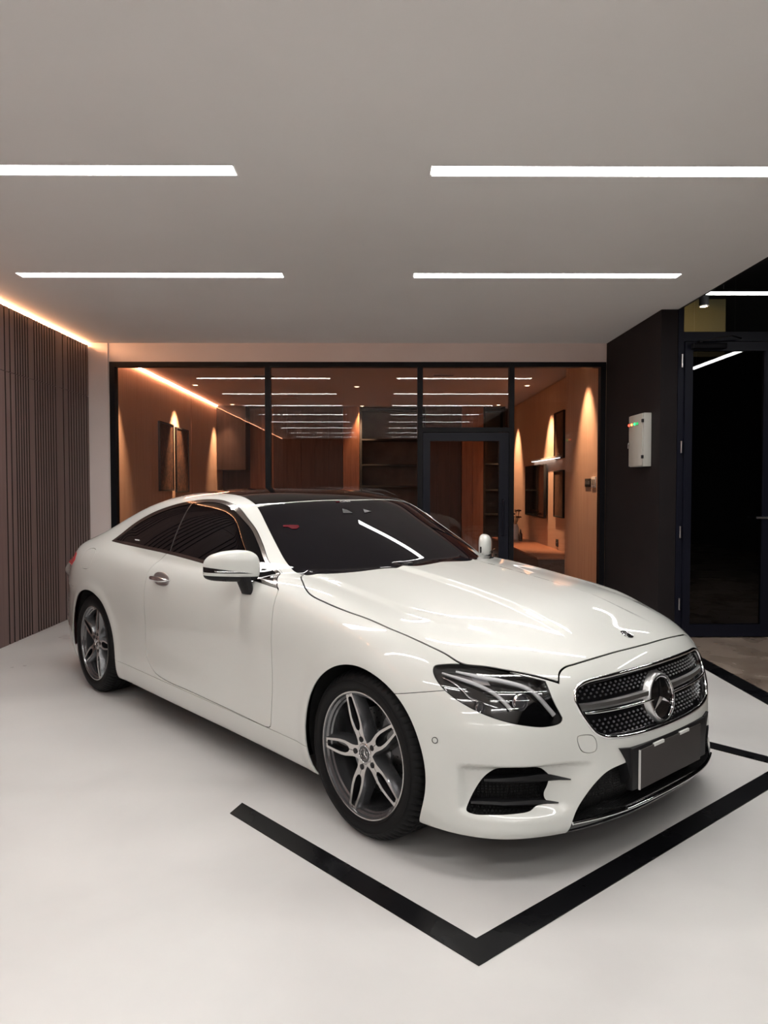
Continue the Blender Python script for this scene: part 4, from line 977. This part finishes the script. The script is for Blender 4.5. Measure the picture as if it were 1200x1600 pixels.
# ---- parking sensors
def sensor(x,y,z,par,m_=PT):
    for s in (-1,1):
        p=project(np.array([[x,y,z]]),5); n_=Vector(normals(p)[0]); c=Vector(p[0])
        if s>0: n_.y*=-1; c.y*=-1
        bm=bmesh.new(); cyl(bm,c-n_*.001,n_,.0085,.0022,24); r_=bm_obj('parking_sensor',bm,m_,par,smooth=40)
        bm=bmesh.new(); u_=n_.orthogonal().normalized(); v_=n_.cross(u_); tube(bm,[c+n_*.0012+(u_*math.cos(2*PI*i/24)+v_*math.sin(2*PI*i/24))*.0105 for i in range(26)],.0011,6,cap=False); bm_obj('sensor_ring',bm,M['matt_black'],r_)
sensor(.398,-.882,.496,fb)
# ---- wheels: axle along y, outer face towards -y
def make_wheel(loc,rz,spin):
    w=empty('wheel',loc,rz); w.parent=car
    hub=empty('wheel_spin_dummy') if False else None
    # tyre
    n=288; prof=[(.245,-.100),(.250,-.1085),(.258,-.113),(.272,-.1195),(.286,-.1215),(.300,-.1195),(.313,-.113),(.3225,-.104),(.330,-.093),(.3350,-.080),(.3375,-.066)]
    gro=[(-.064,-.056),(-.024,-.015),(.015,.024),(.056,.064)]; tr_=[]
    for a,b in gro: tr_+=[(.338,a-.001),(.331,a+.001),(.331,b-.001),(.338,b+.001)]
    prof=prof[:-1]+[(.3375,-.068)]+tr_+[(.3375,.068)]+[(r,-h) for r,h in prof[:-1][::-1]]
    bm=bmesh.new(); rings=[]
    for r,h in prof:
        lat=abs(h)>.066 and r>.322
        ctr=abs(h)<.064 and r>.335
        rg=[]
        for i in range(n):
            rr=r
            if lat and (i%4==0): rr=r-.0055
            if ctr and ((i+int(h*400))%4==0): rr=r-.003
            a=2*PI*i/n+(abs(h)-.07)*.6; rg.append(bm.verts.new((rr*math.cos(a),h,rr*math.sin(a))))
        rings.append(rg)
    for A,B in zip(rings,rings[1:]):
        for i in range(n): bm.faces.new((A[i],A[(i+1)%n],B[(i+1)%n],B[i]))
    # thin ribs on the sidewall
    bm_obj('tyre',bm,M['tyre'],w,smooth=32)
    bm=bmesh.new()
    for rr,hh in ((.262,-.1178),(.300,-.1218)):
        ringv=[]
        for i in range(96):
            a=2*PI*i/96; ringv.append([bm.verts.new(((rr+.0015*math.cos(j*PI/2))*math.cos(a),hh-.0002+.0012*math.sin(j*PI/2),(rr+.0015*math.cos(j*PI/2))*math.sin(a))) for j in range(4)])
        for i in range(96):
            for j in range(4): bm.faces.new((ringv[i][j],ringv[(i+1)%96][j],ringv[(i+1)%96][(j+1)%4],ringv[i][(j+1)%4]))
    bm_obj('sidewall_rib',bm,M['tyre'],w,smooth=60)
    rim=empty('rim'); rim.parent=w; rim.rotation_euler=(0,0,0)
    # barrel and lip
    bm=bmesh.new(); lathe(bm,[(.2500,-.101),(.2540,-.1065),(.2555,-.1090),(.2540,-.1115),(.2490,-.1115)],axis='y',n=96,mi=1)
    lathe(bm,[(.2490,-.1115),(.2455,-.1090),(.243,-.100),(.234,-.094),(.232,-.085),(.226,-.080),(.222,-.030),(.216,.02),(.213,.09),(.227,.105),(.240,.108),(.240,.10)],axis='y',n=96,mi=0)
    bmesh.ops.remove_doubles(bm,verts=bm.verts,dist=1e-5)
    o=bm_obj('rim_barrel',bm,[M['rim_dark'],M['rim_cut']],rim,smooth=28)
    HW=[(.040,.030),(.055,.026),(.075,.0255),(.095,.0290),(.12,.0330),(.15,.0335),(.18,.0305),(.21,.0260),(.240,.0220),(.247,.0220)]
    SL=[(.094,.0),(.098,.008),(.104,.0125),(.12,.0180),(.15,.0195),(.18,.0170),(.21,.0135),(.230,.0110),(.233,.005),(.2335,.0)]
    ip=lambda T,x:float(np.interp(x,[t[0] for t in T],[t[1] for t in T]))
    rs=[.034,.045,.055,.065,.075,.085,.090,.094,.0965,.099,.103,.108,.114,.12,.13,.14,.15,.165,.18,.195,.21,.22,.230,.2325,.2336,.238,.2450]
    for k in range(5):
        ang=spin+k*2*PI/5; bm=bmesh.new(); st=[]
        for r in rs:
            hw=ip(HW,r); sl=ip(SL,r) if .094<r<.2335 else 0; face=-.089-.014*max(0,(r-.05)/.19)**1.2-.004*math.sin(PI*min(1,r/.24)); pd=.028 if sl>0 else 0
            back=face+.030+.022*math.exp(-((r-.05)/.05)**2); wd=hw+.010
            sec=[(-wd-.004,back+.02),(-wd,back-.006),(-hw,face+.0035),(-hw+.0015,face),(-sl-.0012,face+.0005),(-sl,face+.0025),(-sl*.72,face+pd+.0025),(sl*.72,face+pd+.0025),(sl,face+.0025),(sl+.0012,face+.0005),(hw-.0015,face),(hw,face+.0035),(wd,back-.006),(wd+.004,back+.02)]
            st.append([bm.verts.new((r*math.cos(ang)-t*math.sin(ang),y,r*math.sin(ang)+t*math.cos(ang))) for t,y in sec])
        m_=len(st[0])
        for A,B in zip(st,st[1:]):
            for j in range(m_-1):
                q=bm.faces.new((A[j],A[j+1],B[j+1],B[j])); q.material_index=1 if j in (3,9) else (2 if j in (5,6,7) and st.index(A)>6 and st.index(A)<23 else 0)
        bm.faces.new(st[-1]); bmesh.ops.dissolve_degenerate(bm,edges=bm.edges,dist=1e-6)
        sp=bm_obj('spoke',bm,[M['rim_dark'],M['rim_cut'],M['gloss_black']],rim,smooth=24)
        bm=bmesh.new(); c=Vector((.0585*math.cos(ang),-.0925,.0585*math.sin(ang))); cyl(bm,c,(0,-1,0),.0115,.0012,20); bm_obj('bolt_hole',bm,M['black'],sp)
        bm=bmesh.new(); cyl(bm,c+Vector((0,-.0005,0)),(0,-1,0),.006,.0035,6); bm_obj('wheel_bolt',bm,M['black'],sp)
    bm=bmesh.new(); lathe(bm,[(.050,-.03),(.050,-.084),(.046,-.0885),(.040,-.0925),(.0375,-.0925),(.0365,-.090),(.0001,-.090)],axis='y',n=64); bm_obj('hub',bm,M['rim_cut'],rim,smooth=30)
    bm=bmesh.new(); cyl(bm,(0,-.0903,0),(0,-1,0),.0355,.002,48); cp=bm_obj('hub_cap',bm,M['gloss_black'],rim)
    bm=bmesh.new(); star_mesh(bm,(0,-.0926,0),.0215,(0,-1,0),(math.cos(spin),0,math.sin(spin)) if False else (.12,0,1),.0035,.0013,rw=.17)
    for rr_ in (.0345,):
        rg=[]
        for i in range(48):
            a=2*PI*i/48; rg.append([bm.verts.new(((rr_+.0016*math.cos(j*PI/3))*math.cos(a),-.0928+.0014*math.sin(j*PI/3),(rr_+.0016*math.cos(j*PI/3))*math.sin(a))) for j in range(6)])
        for i in range(48):
            for j in range(6): bm.faces.new((rg[i][j],rg[(i+1)%48][j],rg[(i+1)%48][(j+1)%6],rg[i][(j+1)%6]))
    bm_obj('cap_star',bm,M['chrome'],cp,smooth=25)
    # brake
    bm=bmesh.new(); lathe(bm,[(.090,-.012),(.172,-.012),(.173,-.010),(.173,.016),(.172,.018),(.09,.018)],axis='y',n=72,closed=True)
    bd_=bm_obj('brake_disc',bm,M['disc'],w,smooth=30)
    bm=bmesh.new()
    for k in range(20):
        for q,rr_ in enumerate((.112,.130,.148,.163)):
            a=2*PI*k/20+q*.11; cyl(bm,(rr_*math.cos(a),-.0118,rr_*math.sin(a)),(0,-1,0),.0035,.0008,8)
    bm_obj('disc_holes',bm,M['black'],bd_)
    bm=bmesh.new(); lathe(bm,[(.0001,-.035),(.075,-.035),(.088,-.028),(.090,-.012)],axis='y',n=48); bm_obj('disc_bell',bm,M['rim_dark'],bd_,smooth=30)
    bm=bmesh.new(); A=[];
    for i in range(13):
        a=math.radians(8+56*i/12)+PI*.0; sec=[(.112,-.040),(.170,-.046),(.186,-.030),(.186,.035),(.112,.035)]
        A.append([bm.verts.new((r*math.cos(a),y,r*math.sin(a))) for r,y in sec])
    for P1,P2 in zip(A,A[1:]):
        for j in range(5): bm.faces.new((P1[j],P1[(j+1)%5],P2[(j+1)%5],P2[j]))
    bm.faces.new(A[0]); bm.faces.new(A[-1]); bm_obj('brake_caliper',bm,mat('caliper grey',(.10,.10,.105),.4,.4),w,smooth=30)
    return w
def copy_tree(o,parent):
    c=o.copy(); col.objects.link(c); c.parent=parent
    for ch in list(o.children): copy_tree(ch,c)
    return c
# the last number is how far each wheel has rolled
w1=make_wheel((0,-.789,.3375),0,math.radians(110.5))
w2=make_wheel((-2.873,-.789,.3375),0,math.radians(2.5))
w3=copy_tree(w1,car); w3.location=(0,.789,.3375); w3.rotation_euler=(0,0,PI)
w4=copy_tree(w2,car); w4.location=(-2.873,.789,.3375); w4.rotation_euler=(0,0,PI)
# ---- door mirrors
my=[-1.064,-1.061,-1.052,-1.028,-.97,-.90,-.84,-.805,-.790,-.785]
mzt=[1.030,1.048,1.063,1.083,1.098,1.101,1.094,1.074,1.050,1.020]
mzb=[.990,.976,.966,.957,.950,.945,.942,.948,.962,.980]
mxd=[.006,.022,.036,.050,.062,.064,.056,.038,.020,.008]
ny=44; nn=48; ys_=np.interp(np.linspace(0,1,ny),np.linspace(0,1,len(my)),my)
ys_=-.9245-.1395*np.cos(np.linspace(0,PI,ny))
MV=[];MF=[]
order=np.argsort(my); sy_=np.array(my)[order]
for y in ys_:
    zt=nat_spline(sy_,np.array(mzt)[order][:,None],np.array([y]))[0,0] if False else np.interp(y,sy_,np.array(mzt)[order]); zb=np.interp(y,sy_,np.array(mzb)[order]); xd=np.interp(y,sy_,np.array(mxd)[order])
    xc=-.950-.05*((-y-.80)/.3)**2
    for j in range(nn):
        a=2*PI*j/nn; ca,sa=math.cos(a),math.sin(a); e=.70
        X=np.sign(ca)*abs(ca)**e*(xd if ca>0 else xd*.62); Z=(zt+zb)/2+np.sign(sa)*abs(sa)**e*(zt-zb)/2
        MV.append((xc+X,y,Z))
for i in range(ny-1):
    for j in range(nn): MF.append((i*nn+j,i*nn+(j+1)%nn,(i+1)*nn+(j+1)%nn,(i+1)*nn+j))
MV=np.array(MV); 
for _ in range(3):   # even the loft out
    g_=MV.reshape(ny,nn,3); g2=g_.copy(); g2[1:-1]=(g_[:-2]+2*g_[1:-1]+g_[2:])/4; MV=g2.reshape(-1,3)
MF=tris(np.array(MF)[:,::-1])
def swept(V):
    V=np.array(V,float); dx=.07-.115*(-V[:,1]-.785)/.279; return V+np.stack([dx,-.525*dx,.12*dx],1)
def split_at(V,F,s): return clip(V,F,s),clip(V,F,-s)
l1=lambda V:V[:,2]-(.985+(V[:,1]+1.064)*-.070)          # black base below
l2=lambda V:V[:,2]-(1.000+(V[:,1]+1.064)*-.070)         # white strip
l3=lambda V:V[:,2]-(1.000+(V[:,1]+1.064)*-.070+np.clip(.026*(-.845-V[:,1])/.22,0,.026)*np.clip(1.3-0*V[:,1],0,1))
base_,up_=split_at(MV,MF,l1(MV)); ws_,up2=split_at(*up_,l2(up_[0])); ind,shell=split_at(*up2,np.where(up2[0][:,0]>-1.2,l3(up2[0]),1))
def plain(name,m,mt,parent,s,sm=40):
    m=(swept(m[0]),m[1]); V,F=m
    if s>0: V,F=flip(m)
    bm=bmesh.new(); vs_=[bm.verts.new(tuple(v)) for v in V]
    for t in F:
        try: bm.faces.new([vs_[i] for i in t])
        except ValueError: pass
    bmesh.ops.remove_doubles(bm,verts=bm.verts,dist=1e-5); return bm_obj(name,bm,mt,parent,smooth=sm)
for s in (-1,1):
    mo=empty('door_mirror',(0,0,0)); mo.parent=car
    plain('mirror_shell',shell,PT,mo,s,50); plain('mirror_indicator',ind,M['gloss_black'],mo,s,50); plain('mirror_lower_strip',ws_,PT,mo,s,50); plain('mirror_base_cover',base_,M['matt_black'],mo,s,50)
    bm=bmesh.new(); tube(bm,[(a_,-s*b_,c_) for a_,b_,c_ in swept([(-.908,-1.045,1.008),(-.893,-1.03,1.007),(-.889,-.96,1.002),(-.893,-.88,.994)])],[.0015,.003,.003,.001],8); bm_obj('indicator_chrome',bm,M['chrome'],mo,smooth=50)
    bm=bmesh.new(); st=[]
    for t in np.linspace(0,1,8):
        cx=-.912+.022*t; cy=-.895+.030*t**2*0-.0*t+ .018*t; cz=.975-.085*t; a_=.058*(1-t)+.046*t; b_=.030-.006*t
        st.append([bm.verts.new((cx+a_*math.cos(2*PI*j/28),-s*(cy+b_*math.sin(2*PI*j/28))*1,cz)) for j in range(28)])
    for A,B in zip(st,st[1:]):
        for j in range(28): bm.faces.new((A[j],A[(j+1)%28],B[(j+1)%28],B[j]))
    bm.faces.new(st[-1]); bm_obj('mirror_stalk',bm,M['matt_black'],mo,smooth=50)
    bm=bmesh.new(); cyl(bm,(-.905,s*1.0,.9665),(0,0,-1),.008,.006,16); bm_obj('camera_lens',bm,M['gloss_black'],mo,smooth=40)
    # door handle
    hx,hz=-1.805,.878; p=project(np.array([[hx,-.9,hz]]),5)[0]; nrm=normals(p[None])[0]
    dpar=doors[0] if s<0 else doors[1]
    bm=bmesh.new(); bmesh.ops.create_uvsphere(bm,u_segments=36,v_segments=16,radius=1); 
    for v in bm.verts: v.co=Vector((v.co.x*.112,v.co.y*.010,v.co.z*.040))
    nv=Vector((nrm[0],-s*nrm[1],nrm[2])); bmesh.ops.transform(bm,matrix=Matrix.Translation(Vector((p[0],-s*p[1],p[2]))-nv*.004)@Vector((0,1,0)).rotation_difference(nv).to_matrix().to_4x4(),verts=bm.verts); cup=bm_obj('handle_cup',bm,M['silver'],dpar,smooth=60)
    bm=bmesh.new(); st=[]
    for i in range(21):
        t=i/20*2-1; hh=.0145*math.sqrt(max(1-abs(t)**3,.001)); out=.036*(1-t**4)**.5-.002; x_=p[0]+t*.112
        st.append([bm.verts.new((x_,-s*(p[1]-out+.010*math.cos(2*PI*j/16)*min(1,hh/.012)),p[2]+.002+hh*math.sin(2*PI*j/16))) for j in range(16)])
    for A,B in zip(st,st[1:]):
        for j in range(16): bm.faces.new((A[j],A[(j+1)%16],B[(j+1)%16],B[j]))
    bm.faces.new(st[0]); bm.faces.new(st[-1]); bm_obj('door_handle',bm,M['chrome'],dpar,smooth=60)
# ---- small things on the glass: thin stickers and a painted red glint lying on the surface
def on_glass(P,lift=.0012):
    P=project(np.array(P,float),6); return P+normals(P)*lift
def sticker(name,pts,mt,parent,label=None,lift=.0012):
    V=on_glass(pts,lift); N=normals(V); n=len(V); VV=np.concatenate([V,V-N*.0018])
    F=[tuple(range(n))[::-1],tuple(range(n,2*n))]+[(i,(i+1)%n,n+(i+1)%n,n+i) for i in range(n)]
    bm=bmesh.new(); vs_=[bm.verts.new(tuple(v)) for v in VV]; [bm.faces.new([vs_[i] for i in q]) for q in F]
    o=bm_obj(name,bm,mt,parent)
    if label: o['label']=label
    return o
M['decal_grey']=mat('grey printed patch',(.030,.030,.032),.4); M['decal_red']=mat('red sticker and glint film',(.10,.003,.010),.5,spec=.1); M['decal_white']=mat('white sticker film',(.75,.75,.75),.4)
sticker('sensor_window',[(-1.031,-.179,1.287),(-.988,-.206,1.264),(-.974,-.148,1.263),(-1.012,-.158,1.281)],M['decal_grey'],wsc)
sticker('sensor_window',[(-1.006,-.048,1.283),(-.965,-.070,1.263),(-.975,-.011,1.269)],M['decal_grey'],wsc)
sticker('red_mark',[(-1.055,-.561,1.207),(-1.028,-.526,1.208),(-1.003,-.498,1.207),(-.988,-.502,1.199),(-.984,-.522,1.190),(-.999,-.542,1.189),(-1.026,-.548,1.199),(-1.043,-.567,1.199)],M['decal_red'],wsc,'small red patch painted in for a red light in the windscreen')  # red patch painted where a red light shows in the windscreen
sticker('red_mark',[(-1.118,-.158,1.326),(-1.116,-.136,1.327),(-1.108,-.136,1.323),(-1.110,-.158,1.323)],M['decal_red'],wsc,'tiny red sticker before the white script')
qw=[o for o in car.children if o.name.startswith('quarter_window')][0]
sticker('window_label',[(-2.454,-.779,1.068),(-2.377,-.782,1.069),(-2.372,-.784,1.062),(-2.444,-.781,1.062)],M['decal_white'],qw,'tiny white label')
# white script along the top of the windscreen
cu=bpy.data.curves.new('script','FONT'); cu.body='Carlite'; cu.size=.030; cu.extrude=.0004; to=bpy.data.objects.new('script',cu); col.objects.link(to)
bpy.context.view_layer.update(); me=bpy.data.meshes.new_from_object(to); bpy.data.objects.remove(to)
co_=np.array([v.co[:] for v in me.vertices]); wd=co_[:,0].max()-co_[:,0].min()
a0=np.array([-1.103,-.132]); a1=np.array([-1.099,-.064]); sc_=np.linalg.norm(a1-a0)/wd
V=[]
for x,y,z in co_:
    q=a0+(a1-a0)*(x-co_[:,0].min())/wd; V.append((q[0]-y*sc_*1.0-.0,q[1],1.32,z))
V=np.array(V); G=project(V[:,:3],6); G=G+normals(G)*(.0008+V[:,3:4]*1.0+.0004)
for v,g_ in zip(me.vertices,G): v.co=g_
me.materials.clear(); me.materials.append(M['decal_white']); so=bpy.data.objects.new('white_script',me); col.objects.link(so); so.parent=wsc; so['label']='white script lettering'
# washer nozzle at the foot of the windscreen
bm=bmesh.new(); bx(bm,-.030,.030,-.012,.012,-.006,.008,bevel=.004); nz=project(np.array([[-.452,-.215,1.012]]),5)[0]
nzo=bm_obj('washer_nozzle',bm,M['decal_grey'],wsc,smooth=40,loc=(nz[0],nz[1],nz[2]+.003)); nzo.rotation_euler=(0,0,1.9)
